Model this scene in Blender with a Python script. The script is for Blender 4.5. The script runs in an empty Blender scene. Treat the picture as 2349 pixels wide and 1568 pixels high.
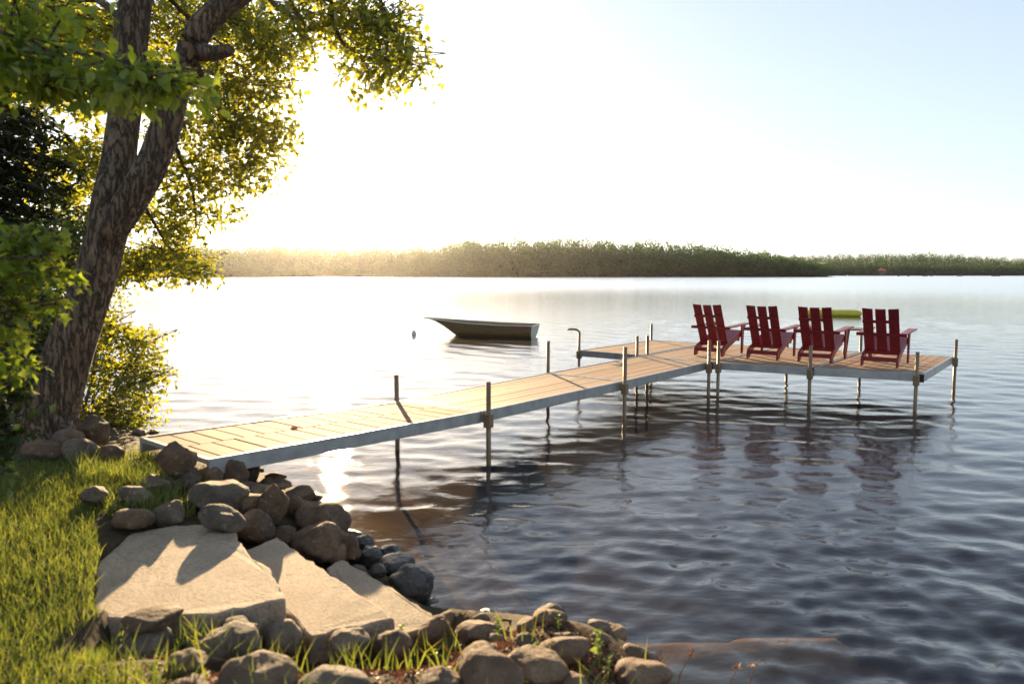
import bpy, bmesh, math, random
import numpy as np
from mathutils import Vector, Matrix, noise, Euler

R = math.radians
scene = bpy.context.scene
random.seed(7); rng = np.random.default_rng(7)

# ------------------------------------------------------------------ camera
F, PITCH, EYE = 1700.0, math.atan(156 / 1700.0), 2.15      # focal length for a 2348 px wide frame
cam = bpy.data.cameras.new('camera'); cam.sensor_width = 36; cam.lens = 36 * F / 2348.0
cam.clip_end = 9000; cam.clip_start = 0.05
cam.dof.use_dof = True; cam.dof.focus_distance = 45; cam.dof.aperture_fstop = 2.4
camo = bpy.data.objects.new('camera', cam); scene.collection.objects.link(camo)
camo.location = (0, 0, EYE); camo.rotation_euler = (math.pi / 2 - PITCH, 0, 0)
scene.camera = camo

# ------------------------------------------------------------------ sky, sun, exposure
SUN_AZ, SUN_EL = R(-13.7), R(9.5)                           # azimuth from +Y towards +X
world = bpy.data.worlds.new('World'); scene.world = world; world.use_nodes = True
nt = world.node_tree; nt.nodes.clear()
sky = nt.nodes.new('ShaderNodeTexSky'); sky.sky_type = 'NISHITA'; sky.sun_disc = False
sky.sun_elevation = SUN_EL; sky.sun_rotation = SUN_AZ
sky.altitude = 200; sky.air_density = .85; sky.dust_density = .55; sky.ozone_density = 3.0
bg = nt.nodes.new('ShaderNodeBackground'); bg.inputs[1].default_value = 0.128
wo = nt.nodes.new('ShaderNodeOutputWorld')
hsv = nt.nodes.new('ShaderNodeHueSaturation'); hsv.inputs['Saturation'].default_value = .82
gam = nt.nodes.new('ShaderNodeGamma'); gam.inputs[1].default_value = .5
nt.links.new(sky.outputs[0], hsv.inputs['Color']); nt.links.new(hsv.outputs[0], gam.inputs[0]); nt.links.new(gam.outputs[0], bg.inputs[0]); nt.links.new(bg.outputs[0], wo.inputs[0])
sun = bpy.data.lights.new('sun', 'SUN'); sun.energy = 4.8; sun.angle = R(0.5); sun.color = (1.0, 0.72, 0.40)
suno = bpy.data.objects.new('sun', sun); scene.collection.objects.link(suno)
sd = Vector((math.sin(SUN_AZ) * math.cos(SUN_EL), math.cos(SUN_AZ) * math.cos(SUN_EL), math.sin(SUN_EL)))
suno.rotation_euler = sd.to_track_quat('Z', 'Y').to_euler(); suno.location = sd * 60
vs = scene.view_settings; vs.view_transform = 'Standard'; vs.look = 'None'; vs.exposure = 2.0; vs.gamma = 1.0
scene.cycles.use_denoising = True
scene.cycles.max_bounces = 8; scene.cycles.transparent_max_bounces = 12; scene.cycles.volume_bounces = 0
scene.cycles.sample_clamp_indirect = 6.0; scene.cycles.blur_glossy = 0.1

# ------------------------------------------------------------------ helpers
def ray(u, v):
    x, z = (u - 1174) / F, -(v - 784) / F
    return np.array([x, math.cos(PITCH) + z * math.sin(PITCH), -math.sin(PITCH) + z * math.cos(PITCH)])
def at(u, v, z):
    r = ray(u, v); return np.array([0, 0, EYE]) + (z - EYE) / r[2] * r
def atd(u, v, d):
    return np.array([0, 0, EYE]) + ray(u, v) * d

def tag(o, label=None, cat=None, group=None, kind=None):
    if label: o['label'] = label
    if cat: o['category'] = cat
    if group: o['group'] = group
    if kind: o['kind'] = kind
    return o
def link(name, me, mat=None, parent=None, smooth=False):
    if mat: me.materials.append(mat)
    if smooth: me.shade_smooth()
    o = bpy.data.objects.new(name, me); scene.collection.objects.link(o)
    if parent: o.parent = parent
    return o
def empty(name, loc=(0, 0, 0), rz=0):
    o = bpy.data.objects.new(name, None); scene.collection.objects.link(o)
    o.location = loc; o.rotation_euler = (0, 0, rz); o.empty_display_size = .2
    return o
def np_mesh(name, V, Fa, mat, parent=None, tint=None, smooth=False):
    V = np.asarray(V, np.float32); Fa = np.asarray(Fa, np.int32)
    me = bpy.data.meshes.new(name); k = Fa.shape[1]
    me.vertices.add(len(V)); me.vertices.foreach_set('co', V.ravel())
    me.loops.add(Fa.size); me.loops.foreach_set('vertex_index', Fa.ravel())
    me.polygons.add(len(Fa)); me.polygons.foreach_set('loop_start', np.arange(0, Fa.size, k, dtype=np.int32))
    me.update(calc_edges=True)
    if tint is not None:
        a = me.attributes.new('tint', 'FLOAT', 'POINT'); a.data.foreach_set('value', np.asarray(tint, np.float32))
    return link(name, me, mat, parent, smooth)

class MB:
    def __init__(s): s.v = []; s.f = []; s.t = []
    def add(s, vs_, fs, t=0.5):
        n = len(s.v); s.v += [tuple(p) for p in vs_]; s.f += [tuple(i + n for i in f) for f in fs]; s.t += [t] * len(vs_)
    def hexa(s, p, t=0.5):     # 8 corners: bottom 4 ccw, top 4 ccw
        s.add(p, [(3, 2, 1, 0), (4, 5, 6, 7), (0, 1, 5, 4), (1, 2, 6, 5), (2, 3, 7, 6), (3, 0, 4, 7)], t)
    def box(s, x0, x1, y0, y1, z0, z1, t=0.5):
        s.hexa([(x0, y0, z0), (x1, y0, z0), (x1, y1, z0), (x0, y1, z0), (x0, y0, z1), (x1, y0, z1), (x1, y1, z1), (x0, y1, z1)], t)
    def prism(s, poly, axis, a, b, t=0.5):  # poly of 2D points, extruded along axis from a to b
        def P(p, w):
            return {'x': (w, p[0], p[1]), 'y': (p[0], w, p[1]), 'z': (p[0], p[1], w)}[axis]
        n = len(poly)
        s.add([P(p, a) for p in poly] + [P(p, b) for p in poly],
              [tuple(range(n)), tuple(range(2 * n - 1, n - 1, -1))] + [(i, i + n, (i + 1) % n + n, (i + 1) % n) for i in range(n)], t)
    def tube(s, pts, rad, n=8, cap=True, t=0.5, wob=0.0):
        pts = [Vector(p) for p in pts]; base = len(s.v); up = Vector((0.31, 0.2, 0.9))
        if not hasattr(rad, '__len__'): rad = [rad] * len(pts)
        ring = []
        for i, p in enumerate(pts):
            d = (pts[min(i + 1, len(pts) - 1)] - pts[max(i - 1, 0)]).normalized()
            a = d.cross(up) if abs(d.dot(up)) < .97 else d.cross(Vector((1, 0, 0)))
            a.normalize(); b = d.cross(a)
            for k in range(n):
                th = 2 * math.pi * k / n; r = rad[i]
                if wob: r *= 1 + wob * noise.noise(Vector((p.x * 2 + math.cos(th) * 1.3, p.y * 2 + math.sin(th) * 1.3, p.z * 1.2)))
                ring.append(p + (a * math.cos(th) + b * math.sin(th)) * r)
        fs = [(i * n + k, i * n + (k + 1) % n, (i + 1) * n + (k + 1) % n, (i + 1) * n + k) for i in range(len(pts) - 1) for k in range(n)]
        if cap:
            fs += [tuple(range(n - 1, -1, -1)), tuple(range((len(pts) - 1) * n, len(pts) * n))]
        s.add(ring, fs, t)
    def build(s, name, mat, parent=None, smooth=False, bevel=0):
        me = bpy.data.meshes.new(name); me.from_pydata(s.v, [], s.f); me.validate(); 
        bm = bmesh.new(); bm.from_mesh(me); bmesh.ops.recalc_face_normals(bm, faces=bm.faces); bm.to_mesh(me); bm.free()
        if len(s.t) == len(me.vertices):
            a = me.attributes.new('tint', 'FLOAT', 'POINT'); a.data.foreach_set('value', s.t)
        o = link(name, me, mat, parent, smooth)
        if bevel:
            m = o.modifiers.new('bevel', 'BEVEL'); m.width = bevel; m.segments = 2; m.limit_method = 'ANGLE'
        return o

# ------------------------------------------------------------------ materials
class NT:
    def __init__(s, name):
        s.m = bpy.data.materials.new(name); s.m.use_nodes = True; s.t = s.m.node_tree; s.t.nodes.clear()
        s.out = s.n('ShaderNodeOutputMaterial')
    def n(s, ty, **kw):
        x = s.t.nodes.new(ty)
        for k, v in kw.items():
            if k.startswith('i_'):
                x.inputs[int(k[2:])].default_value = v
            else: setattr(x, k, v)
        return x
    def l(s, a, b): s.t.links.new(a, b)
    def co(s, kind='Object', scale=(1, 1, 1)):
        tc = s.n('ShaderNodeTexCoord'); mp = s.n('ShaderNodeMapping'); mp.inputs['Scale'].default_value = scale
        s.l(tc.outputs[kind], mp.inputs[0]); return mp.outputs[0]
    def pos(s, scale=(1, 1, 1)):
        g = s.n('ShaderNodeNewGeometry'); mp = s.n('ShaderNodeMapping'); mp.inputs['Scale'].default_value = scale
        s.l(g.outputs['Position'], mp.inputs[0]); return mp.outputs[0]
    def noise(s, vec, scale, detail=4, rough=.55):
        x = s.n('ShaderNodeTexNoise'); x.inputs['Scale'].default_value = scale; x.inputs['Detail'].default_value = detail
        x.inputs['Roughness'].default_value = rough; s.l(vec, x.inputs['Vector']); return x.outputs[0]
    def ramp(s, fac, stops, interp='LINEAR'):
        x = s.n('ShaderNodeValToRGB'); x.color_ramp.interpolation = interp; e = x.color_ramp.elements
        while len(e) < len(stops): e.new(0.5)
        for el, (p, c) in zip(e, stops):
            el.position = p; el.color = (*c, 1) if len(c) == 3 else c
        s.l(fac, x.inputs[0]); return x.outputs[0]
    def mix(s, fac, a, b, mode='MIX'):
        x = s.n('ShaderNodeMix', data_type='RGBA', blend_type=mode)
        for v, i in ((fac, 0), (a, 6), (b, 7)):
            if hasattr(v, 'links'): s.l(v, x.inputs[i])
            else: x.inputs[i].default_value = (*v, 1) if hasattr(v, '__len__') and len(v) == 3 else v
        return x.outputs[2]
    def attr(s, name='tint'):
        return s.n('ShaderNodeAttribute', attribute_name=name).outputs['Fac']
    def bump(s, h, strength=.3, dist=.02):
        x = s.n('ShaderNodeBump'); x.inputs['Strength'].default_value = strength; x.inputs['Distance'].default_value = dist
        s.l(h, x.inputs['Height']); return x.outputs[0]
    def pbsdf(s, color, rough=.6, metal=0, normal=None, spec=.5):
        p = s.n('ShaderNodeBsdfPrincipled')
        for v, k in ((color, 'Base Color'), (rough, 'Roughness'), (metal, 'Metallic'), (spec, 'Specular IOR Level')):
            if hasattr(v, 'links'): s.l(v, p.inputs[k])
            else: p.inputs[k].default_value = (*v, 1) if hasattr(v, '__len__') else v
        if normal: s.l(normal, p.inputs['Normal'])
        return p.outputs[0]
    def done(s, sh): s.l(sh, s.out.inputs[0]); return s.m

def leaf_mat(name, dark, light, trans, fac=.5, rough=.5):
    t = NT(name); a = t.attr()
    c = t.ramp(a, [(0, dark), (.55, tuple((x + y) / 2 for x, y in zip(dark, light))), (1, light)])
    tr = t.mix(1.0, c, trans, 'MULTIPLY')
    d = t.n('ShaderNodeBsdfDiffuse'); t.l(c, d.inputs[0])
    x = t.n('ShaderNodeBsdfTranslucent'); t.l(tr, x.inputs[0])
    m = t.n('ShaderNodeMixShader', i_0=fac); t.l(d.outputs[0], m.inputs[1]); t.l(x.outputs[0], m.inputs[2])
    g = t.n('ShaderNodeBsdfGlossy'); g.inputs['Roughness'].default_value = rough; g.inputs[0].default_value = (.9, .9, .8, 1)
    m2 = t.n('ShaderNodeMixShader', i_0=.04); t.l(m.outputs[0], m2.inputs[1]); t.l(g.outputs[0], m2.inputs[2])
    return t.done(m2.outputs[0])

M = {}
M['leaf'] = leaf_mat('leaf_green', (.065, .095, .015), (.26, .28, .04), (2.6, 2.2, .9), .6)
M['leaf_bright'] = leaf_mat('leaf_bright', (.07, .12, .02), (.25, .32, .045), (2.3, 2.0, .9), .58)
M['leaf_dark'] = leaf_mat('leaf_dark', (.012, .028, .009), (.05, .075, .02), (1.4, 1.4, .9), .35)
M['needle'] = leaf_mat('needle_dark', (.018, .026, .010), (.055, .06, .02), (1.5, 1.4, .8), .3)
M['grass'] = leaf_mat('grass_blades', (.05, .085, .018), (.23, .235, .06), (1.7, 1.7, .9), .45)
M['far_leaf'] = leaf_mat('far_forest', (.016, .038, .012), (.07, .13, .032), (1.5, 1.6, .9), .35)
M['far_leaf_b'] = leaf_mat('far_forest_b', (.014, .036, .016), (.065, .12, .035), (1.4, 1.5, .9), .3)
M['litter'] = leaf_mat('leaf_litter', (.07, .02, .012), (.28, .12, .05), (1.2, .9, .7), .3)
M['weed'] = leaf_mat('weed_green', (.10, .15, .03), (.26, .33, .08), (1.5, 1.5, .9), .45)
M['dry'] = leaf_mat('dry_stalk', (.10, .035, .015), (.30, .15, .06), (1.2, .9, .7), .3)

t = NT('bark'); p = t.co('Object', (1, 1, .35)); n1 = t.noise(p, 13, 8, .72); n2 = t.noise(t.co('Object', (1, 1, .6)), 2.2, 3)
c = t.ramp(n1, [(.3, (.07, .042, .023)), (.5, (.17, .107, .06)), (.72, (.28, .19, .115))])
c = t.mix(t.ramp(n2, [(.5, (0, 0, 0)), (.72, (.5, .5, .5))]), c, (.17, .14, .085))
nr_ = t.noise(t.co('Object', (1, 1, .2)), 17, 5, .65); sb_ = t.n('ShaderNodeMath', operation='SUBTRACT', i_1=.5); t.l(nr_, sb_.inputs[0]); ab_ = t.n('ShaderNodeMath', operation='ABSOLUTE'); t.l(sb_.outputs[0], ab_.inputs[0])
rg = t.ramp(ab_.outputs[0], [(0, (.15, .15, .15)), (.05, (1, 1, 1))]); c = t.mix(rg, (.06, .038, .022), c)
hm = t.n('ShaderNodeMath', operation='MULTIPLY_ADD', i_1=.5); t.l(n1, hm.inputs[0]); t.l(rg, hm.inputs[2])
M['bark'] = t.done(t.pbsdf(c, .9, 0, t.bump(hm.outputs[0], 1.0, .05)))

def rock_mat(name, c0, c1, c2, rough=.85):
    t = NT(name); oi = t.n('ShaderNodeObjectInfo'); p = t.co('Object')
    add = t.n('ShaderNodeVectorMath', operation='ADD'); t.l(p, add.inputs[0]); 
    sc = t.n('ShaderNodeMath', operation='MULTIPLY', i_1=37.0); t.l(oi.outputs['Random'], sc.inputs[0]); t.l(sc.outputs[0], add.inputs[1])
    v = add.outputs[0]; n1 = t.noise(v, 5, 6, .6); n2 = t.noise(v, 70, 4, .7); n3 = t.noise(v, 22, 5, .65)
    c = t.ramp(n1, [(.3, c0), (.5, c1), (.72, c2)])
    c = t.mix(t.ramp(n2, [(.38, (.75, .75, .75)), (.62, (0, 0, 0))]), c, t.mix(.5, c, (.03, .025, .02)))
    c = t.mix(t.ramp(n3, [(.58, (0, 0, 0)), (.72, (.5, .5, .5))]), c, (.33, .31, .25))
    hs = t.n('ShaderNodeHueSaturation'); mr = t.n('ShaderNodeMapRange', i_3=.72, i_4=1.3); t.l(oi.outputs['Random'], mr.inputs[0])
    t.l(mr.outputs[0], hs.inputs['Value']); t.l(c, hs.inputs['Color'])
    return t.done(t.pbsdf(hs.outputs[0], rough, 0, t.bump(n3, .9, .02)))
M['rock'] = rock_mat('rock_brown', (.06, .034, .018), (.15, .086, .045), (.28, .18, .10))
M['rock_grey'] = rock_mat('rock_grey', (.058, .041, .027), (.12, .087, .057), (.24, .18, .115))
M['rock_wet'] = rock_mat('rock_wet', (.02, .017, .014), (.045, .038, .03), (.08, .07, .055), .28)

t = NT('concrete'); p = t.pos(); n1 = t.noise(p, 3.5, 5, .6); n2 = t.noise(p, 60, 4, .7); n3 = t.noise(p, 14, 5, .7)
c = t.ramp(n1, [(.3, (.32, .245, .17)), (.7, (.50, .385, .27))])
c = t.mix(t.ramp(n2, [(.36, (.6, .6, .6)), (.54, (0, 0, 0))]), c, (.17, .125, .08))
c = t.mix(t.ramp(n3, [(.56, (0, 0, 0)), (.70, (.7, .7, .7))]), c, (.15, .12, .07))
n4 = t.noise(p, 1.7, 6, .7); c = t.mix(t.ramp(n4, [(.55, (0, 0, 0)), (.68, (.6, .6, .6))]), c, (.13, .11, .06))
vo = t.n('ShaderNodeTexVoronoi', feature='DISTANCE_TO_EDGE'); vo.inputs['Scale'].default_value = 1.15
dv = t.n('ShaderNodeVectorMath', operation='MULTIPLY_ADD'); nz = t.n('ShaderNodeTexNoise'); nz.inputs['Scale'].default_value = 5; t.l(p, nz.inputs['Vector'])
t.l(nz.outputs['Color'], dv.inputs[0]); dv.inputs[1].default_value = (.25, .25, 0); t.l(p, dv.inputs[2]); t.l(dv.outputs[0], vo.inputs['Vector'])
c = t.mix(t.ramp(vo.outputs[0], [(0, (.3, .3, .3)), (.006, (0, 0, 0))]), c, (.07, .055, .035))
M['concrete'] = t.done(t.pbsdf(c, .85, 0, t.bump(n2, .8, .012)))

t = NT('deck_wood'); a = t.attr(); p = t.co('Object', (1, 1, 1)); w = t.noise(t.co('Object', (30, 1.6, 30)), 2.2, 5, .65); w2 = t.noise(p, 1.1, 3)
c = t.ramp(a, [(0, (.26, .15, .085)), (.5, (.34, .205, .122)), (1, (.41, .265, .17))])
c = t.mix(t.ramp(w, [(.35, (.55, .55, .55)), (.6, (0, 0, 0))]), c, (.19, .115, .06))
c = t.mix(t.ramp(w2, [(.45, (0, 0, 0)), (.7, (.6, .6, .6))]), c, (.27, .22, .165))
w3 = t.noise(t.co('Object', (6, 2.5, 6)), 2.0, 5, .7); c = t.mix(t.ramp(w3, [(.58, (0, 0, 0)), (.70, (.45, .45, .45))]), c, (.14, .09, .055))
M['wood'] = t.done(t.pbsdf(c, .7, 0, t.bump(w, .3, .004), .25))
t = NT('ramp_wood'); a = t.attr(); w = t.noise(t.co('Object', (1.6, 30, 30)), 2.2, 5, .65)
c = t.ramp(a, [(0, (.27, .165, .115)), (1, (.40, .255, .18))])
c = t.mix(t.ramp(w, [(.35, (.5, .5, .5)), (.6, (0, 0, 0))]), c, (.24, .15, .09))
M['ramp_wood'] = t.done(t.pbsdf(c, .8, 0, t.bump(w, .3, .004), .1))
t = NT('aluminium'); n1 = t.noise(t.co('Object'), 7, 4); c = t.ramp(n1, [(.3, (.30, .30, .29)), (.7, (.44, .44, .42))])
M['alu'] = t.done(t.pbsdf(c, .42, .55))
t = NT('dock_black'); M['black'] = t.done(t.pbsdf((.02, .02, .02), .6))
t = NT('galvanised'); n1 = t.noise(t.co('Object', (1, 1, .4)), 14, 4); c = t.ramp(n1, [(.3, (.17, .105, .055)), (.7, (.27, .18, .10))])
M['post'] = t.done(t.pbsdf(c, .45, .2))
t = NT('red_paint'); n1 = t.noise(t.co('Object'), 5, 4); c = t.ramp(n1, [(.3, (.17, .009, .013)), (.7, (.24, .014, .021))])
M['red'] = t.done(t.pbsdf(c, .42))
t = NT('hull'); n1 = t.noise(t.co('Object', (1, 4, 4)), 3, 4); c = t.ramp(n1, [(.3, (.20, .13, .05)), (.7, (.26, .17, .072))])
M['hull'] = t.done(t.pbsdf(c, .5, .2))
t = NT('hull_light'); M['hull_light'] = t.done(t.pbsdf((.45, .43, .38), .45, .3))
t = NT('decal_red'); n1 = t.noise(t.co('Object', (6, 1, 22)), 5, 2); c = t.ramp(n1, [(.45, (.33, .085, .06)), (.55, (.25, .14, .09))], 'CONSTANT'); M['decal'] = t.done(t.pbsdf(c, .5))
t = NT('yellow_foam'); n1 = t.noise(t.co('Object'), 3, 3); c = t.ramp(n1, [(.3, (.42, .36, .02)), (.7, (.58, .50, .04))]); M['yellow'] = t.done(t.pbsdf(c, .5))
t = NT('white_plastic'); M['white'] = t.done(t.pbsdf((.7, .68, .62), .5))
t = NT('brown_wood'); n1 = t.noise(t.co('Object', (1, 1, 12)), 6, 4); c = t.ramp(n1, [(.3, (.09, .035, .022)), (.7, (.15, .06, .035))]); M['brown'] = t.done(t.pbsdf(c, .55))
t = NT('orange_roof'); M['roof'] = t.done(t.pbsdf((.55, .16, .06), .7))

t = NT('ground_soil'); p = t.pos(); n1 = t.noise(p, 1.6, 5, .6); n2 = t.noise(p, 22, 5, .7)
c = t.ramp(n1, [(.35, (.030, .024, .012)), (.65, (.060, .046, .022))])
c = t.mix(t.ramp(n2, [(.45, (0, 0, 0)), (.65, (.8, .8, .8))]), c, (.085, .055, .03))
g = t.n('ShaderNodeNewGeometry'); sx = t.n('ShaderNodeSeparateXYZ'); t.l(g.outputs['Position'], sx.inputs[0])
n3 = t.noise(t.pos((1, 1.6, 1)), .9, 4, .6)
bed = t.ramp(n3, [(.40, (.05, .034, .013)), (.55, (.10, .064, .022)), (.68, (.17, .105, .034))])
mr = t.n('ShaderNodeMapRange', i_1=-.04, i_2=.06); t.l(sx.outputs[2], mr.inputs[0])
deep = t.n('ShaderNodeMapRange', i_1=-1.7, i_2=-.8); t.l(sx.outputs[2], deep.inputs[0])
shoal = t.n('ShaderNodeMapRange', i_1=-.30, i_2=-.08); t.l(sx.outputs[2], shoal.inputs[0]); bed = t.mix(shoal.outputs[0], bed, (.46, .32, .11))
bed = t.mix(deep.outputs[0], (.010, .009, .007), bed)  # deep bed coloured darker, standing in for light the water would absorb
M['ground'] = t.done(t.pbsdf(t.mix(mr.outputs[0], bed, c), .9, 0, t.bump(n2, .6, .02), .2))

t = NT('lake_water'); p = t.pos((1, 1.7, 1))
n1 = t.noise(p, 13, 3, .6); n2 = t.noise(t.pos((1, 2.2, 1)), 2.6, 3, .5)
ad = t.n('ShaderNodeMath', operation='MULTIPLY_ADD', i_1=2.2); t.l(n2, ad.inputs[0]); t.l(n1, ad.inputs[2])
bmp = t.bump(ad.outputs[0], .35, .008)
g = t.n('ShaderNodeNewGeometry'); dt = t.n('ShaderNodeVectorMath', operation='DOT_PRODUCT'); t.l(g.outputs['Incoming'], dt.inputs[0]); t.l(bmp, dt.inputs[1])
ab = t.n('ShaderNodeMath', operation='ABSOLUTE'); t.l(dt.outputs['Value'], ab.inputs[0]); om = t.n('ShaderNodeMath', operation='SUBTRACT', i_0=1.0, use_clamp=True); t.l(ab.outputs[0], om.inputs[1])
pw = t.n('ShaderNodeMath', operation='POWER', i_1=5.0); t.l(om.outputs[0], pw.inputs[0]); fr = t.n('ShaderNodeMath', operation='MULTIPLY_ADD', i_1=.972, i_2=.028, use_clamp=True); t.l(pw.outputs[0], fr.inputs[0])
gl = t.n('ShaderNodeBsdfGlossy'); gl.inputs['Roughness'].default_value = .035; gl.inputs[0].default_value = (1, 1, 1, 1); t.l(bmp, gl.inputs['Normal'])
g = t.n('ShaderNodeNewGeometry'); vl = t.n('ShaderNodeVectorMath', operation='LENGTH'); t.l(g.outputs['Position'], vl.inputs[0])
mr = t.n('ShaderNodeMapRange', i_1=30., i_2=130., i_3=.012, i_4=.20); t.l(vl.outputs['Value'], mr.inputs[0]); t.l(mr.outputs[0], gl.inputs['Roughness'])
tr = t.n('ShaderNodeBsdfTransparent'); tr.inputs[0].default_value = (.54, .47, .36, 1)
df = t.n('ShaderNodeBsdfDiffuse'); df.inputs[0].default_value = (.05, .08, .135, 1)
m1 = t.n('ShaderNodeMixShader', i_0=.2); t.l(tr.outputs[0], m1.inputs[1]); t.l(df.outputs[0], m1.inputs[2])
m2 = t.n('ShaderNodeMixShader'); t.l(fr.outputs[0], m2.inputs[0]); t.l(m1.outputs[0], m2.inputs[1]); t.l(gl.outputs[0], m2.inputs[2])
M['water'] = t.done(m2.outputs[0])

# ------------------------------------------------------------------ ground and lake
SHORE = [(-400, 420), (-120, 150), (-40, 52), (-17, 24), (-9.5, 14.5), (-6.4, 11.2)] + \
        [tuple(at(u, v, 0)[:2]) for u, v in [(310, 1000), (420, 1035), (585, 1095), (700, 1135), (790, 1215), (850, 1280), (960, 1385), (1010, 1412),
                                             (1180, 1436), (1400, 1470), (1510, 1520), (1545, 1580), (1590, 1700)]] + \
        [(1.6, 2.0), (4, .2), (9, -3), (40, -20)]
LAND = SHORE + [(40, -60), (-400, -60)]
SLABS = [  # (outline pixels on the top face, top height)
    ('top', [(225, 1290), (300, 1222), (405, 1203), (522, 1199), (548, 1243), (580, 1277), (618, 1300), (640, 1340), (657, 1370), (590, 1387), (480, 1408), (285, 1420), (215, 1400)], .56),
    ('mid', [(545, 1268), (636, 1231), (700, 1275), (790, 1338), (908, 1419), (800, 1440), (708, 1457), (640, 1385), (560, 1300)], .40),
    ('low', [(745, 1300), (782, 1281), (850, 1315), (930, 1370), (1015, 1420), (930, 1454), (880, 1440), (800, 1360)], .25)]
def poly_w(px, z): return [tuple(at(u, v, z)[:2]) for u, v in px]
SLABW = [(n, poly_w(px, z), z) for n, px, z in SLABS]

def inside(X, Y, poly):
    r = np.zeros(X.shape, bool); n = len(poly)
    for i in range(n):
        x1, y1 = poly[i]; x2, y2 = poly[(i + 1) % n]
        c = ((y1 > Y) != (y2 > Y)) & (X < (x2 - x1) * (Y - y1) / ((y2 - y1) or 1e-9) + x1); r ^= c
    return r
def sdist(X, Y):
    d = np.full(X.shape, 1e9)
    for (x1, y1), (x2, y2) in zip(SHORE, SHORE[1:]):
        dx, dy = x2 - x1, y2 - y1; tt = np.clip(((X - x1) * dx + (Y - y1) * dy) / (dx * dx + dy * dy), 0, 1)
        d = np.minimum(d, np.hypot(X - x1 - tt * dx, Y - y1 - tt * dy))
    return np.where(inside(X, Y, LAND), d, -d)
def wob(X, Y):
    return .5 * np.sin(X * 2.1 + 1.3 * np.sin(Y * 1.7)) + .3 * np.sin(Y * 4.3 + X * 1.1) + .2 * np.sin(X * 7.1 - Y * 5.3)
def gz(X, Y, slabs=True):
    X = np.asarray(X, float); Y = np.asarray(Y, float); s = sdist(X, Y)
    land = .60 * (1 - np.exp(-np.maximum(s, 0) / .62)) + .05 * np.clip((s - 1.5) / 3, 0, 1) + .3 * np.clip((s - 6) / 20, 0, 3) + .018 * wob(X, Y) * np.clip(s, 0, 1)
    bed = -np.minimum((.36 * np.minimum(-s, 3.2) + .14 * np.maximum(-s - 3.2, 0)) * (1 + 1.1 * np.clip((X + .6) / 1.2, 0, 1)), 4.0) + .05 * wob(X * .7, Y * .7) * np.clip(-s, 0, 1)
    bed = bed + .95 * np.exp(-((X - 1.75) / .75) ** 2 - ((Y - 4.22 - .12 * (X - 1.75)) / .15) ** 2)
    z = np.where(s > 0, land, np.minimum(bed, -.03))
    if slabs:
        for _, P, zt in SLABW:
            ins = inside(X, Y, P); dd = np.full(X.shape, 1e9)
            for (x1, y1), (x2, y2) in zip(P, P[1:] + P[:1]):
                dx, dy = x2 - x1, y2 - y1; tt = np.clip(((X - x1) * dx + (Y - y1) * dy) / (dx * dx + dy * dy), 0, 1)
                dd = np.minimum(dd, np.hypot(X - x1 - tt * dx, Y - y1 - tt * dy))
            z = np.where(ins, np.minimum(z, zt - .14), np.where((s > 0) & (X > -1.9), np.minimum(z, zt - .15 + .55 * np.maximum(dd - .12, 0)), z))
    return z
def gz1(x, y): return float(gz(np.array([x]), np.array([y]))[0])
def ground_hit(u, v):
    r = ray(u, v); o = np.array([0, 0, EYE]); ts = np.linspace(1.5, 22, 900)
    P = o + ts[:, None] * r; h = np.maximum(gz(P[:, 0], P[:, 1]), -.03)
    for _, S, zt in SLABW: h = np.where(inside(P[:, 0], P[:, 1], S), np.maximum(h, zt), h)
    k = np.argmax(P[:, 2] < h)
    return P[k]

def grid_axis(lo, hi, fine, far):
    a = list(np.arange(lo, hi + 1e-6, fine)); st = fine; x = a[-1]
    while x < far[1]: st *= 1.35; x += st; a.append(x)
    st = fine; x = a[0]
    while x > far[0]: st *= 1.35; x -= st; a.insert(0, x)
    return np.array(a)
gx = grid_axis(-9, 5, .055, (-3000, 3000)); gy = grid_axis(1.2, 12, .055, (-400, 3500))
X, Y = np.meshgrid(gx, gy); Z = gz(X, Y)
nx, ny = len(gx), len(gy); I = np.arange(nx * ny).reshape(ny, nx)
FQ = np.stack([I[:-1, :-1], I[:-1, 1:], I[1:, 1:], I[1:, :-1]], -1).reshape(-1, 4)
tag(np_mesh('ground', np.stack([X, Y, Z], -1).reshape(-1, 3), FQ, M['ground'], smooth=True), kind='structure')

# lake surface: a wave field in world x, y on a sheet whose cells grow with distance
na = 760; th = np.linspace(R(-62), R(62), na); r0 = [1.2]
while r0[-1] < 3600: r0.append(r0[-1] * (1.0062 if r0[-1] < 170 else 1.06))
rr = np.array(r0); RR, TH = np.meshgrid(rr, th, indexing='ij'); X = RR * np.sin(TH); Y = RR * np.cos(TH) - .6
wr = np.random.default_rng(3); Z = np.zeros_like(X); cell = np.maximum(RR * .0062, .02); NW = 84
for i in range(NW):
    lam = math.exp(wr.uniform(math.log(.09), math.log(1.2))); a = R(200) + wr.normal(0, .7)
    sl = .10 * math.sqrt(2 / NW) * (1.1 if lam < .42 else .75)
    fade = np.clip((lam / cell - 2.5) / 4, 0, 1); k = 2 * math.pi / lam; ph = wr.uniform(0, 6.28)
    q = k * (X * math.sin(a) + Y * math.cos(a)) + ph + .8 * np.sin(X * .23 + ph) + .8 * np.sin(Y * .19 - ph)
    Z += sl / k * (np.sin(q) - .20 * np.cos(2 * q)) * fade * (np.interp(Y, [4, 7.5], [1.7, 1.0]) if lam < .30 else np.interp(Y, [4, 7.5], [.75, 1.0]))
gust = .80 + .35 * np.sin(X * .11 + 1.2 * np.sin(Y * .07)) * np.sin(Y * .05 + .6)
Z *= gust * np.interp(Y, [3.5, 7.5, 18, 60], [1.7, .62, .70, 1.15]) * np.clip(1.25 - RR / 220, 0, 1)
s_ = sdist(X, Y); Z *= np.clip(.35 - s_ * .5, .25, 1)
Z = np.where(RR > 190, 0, Z)
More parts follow.
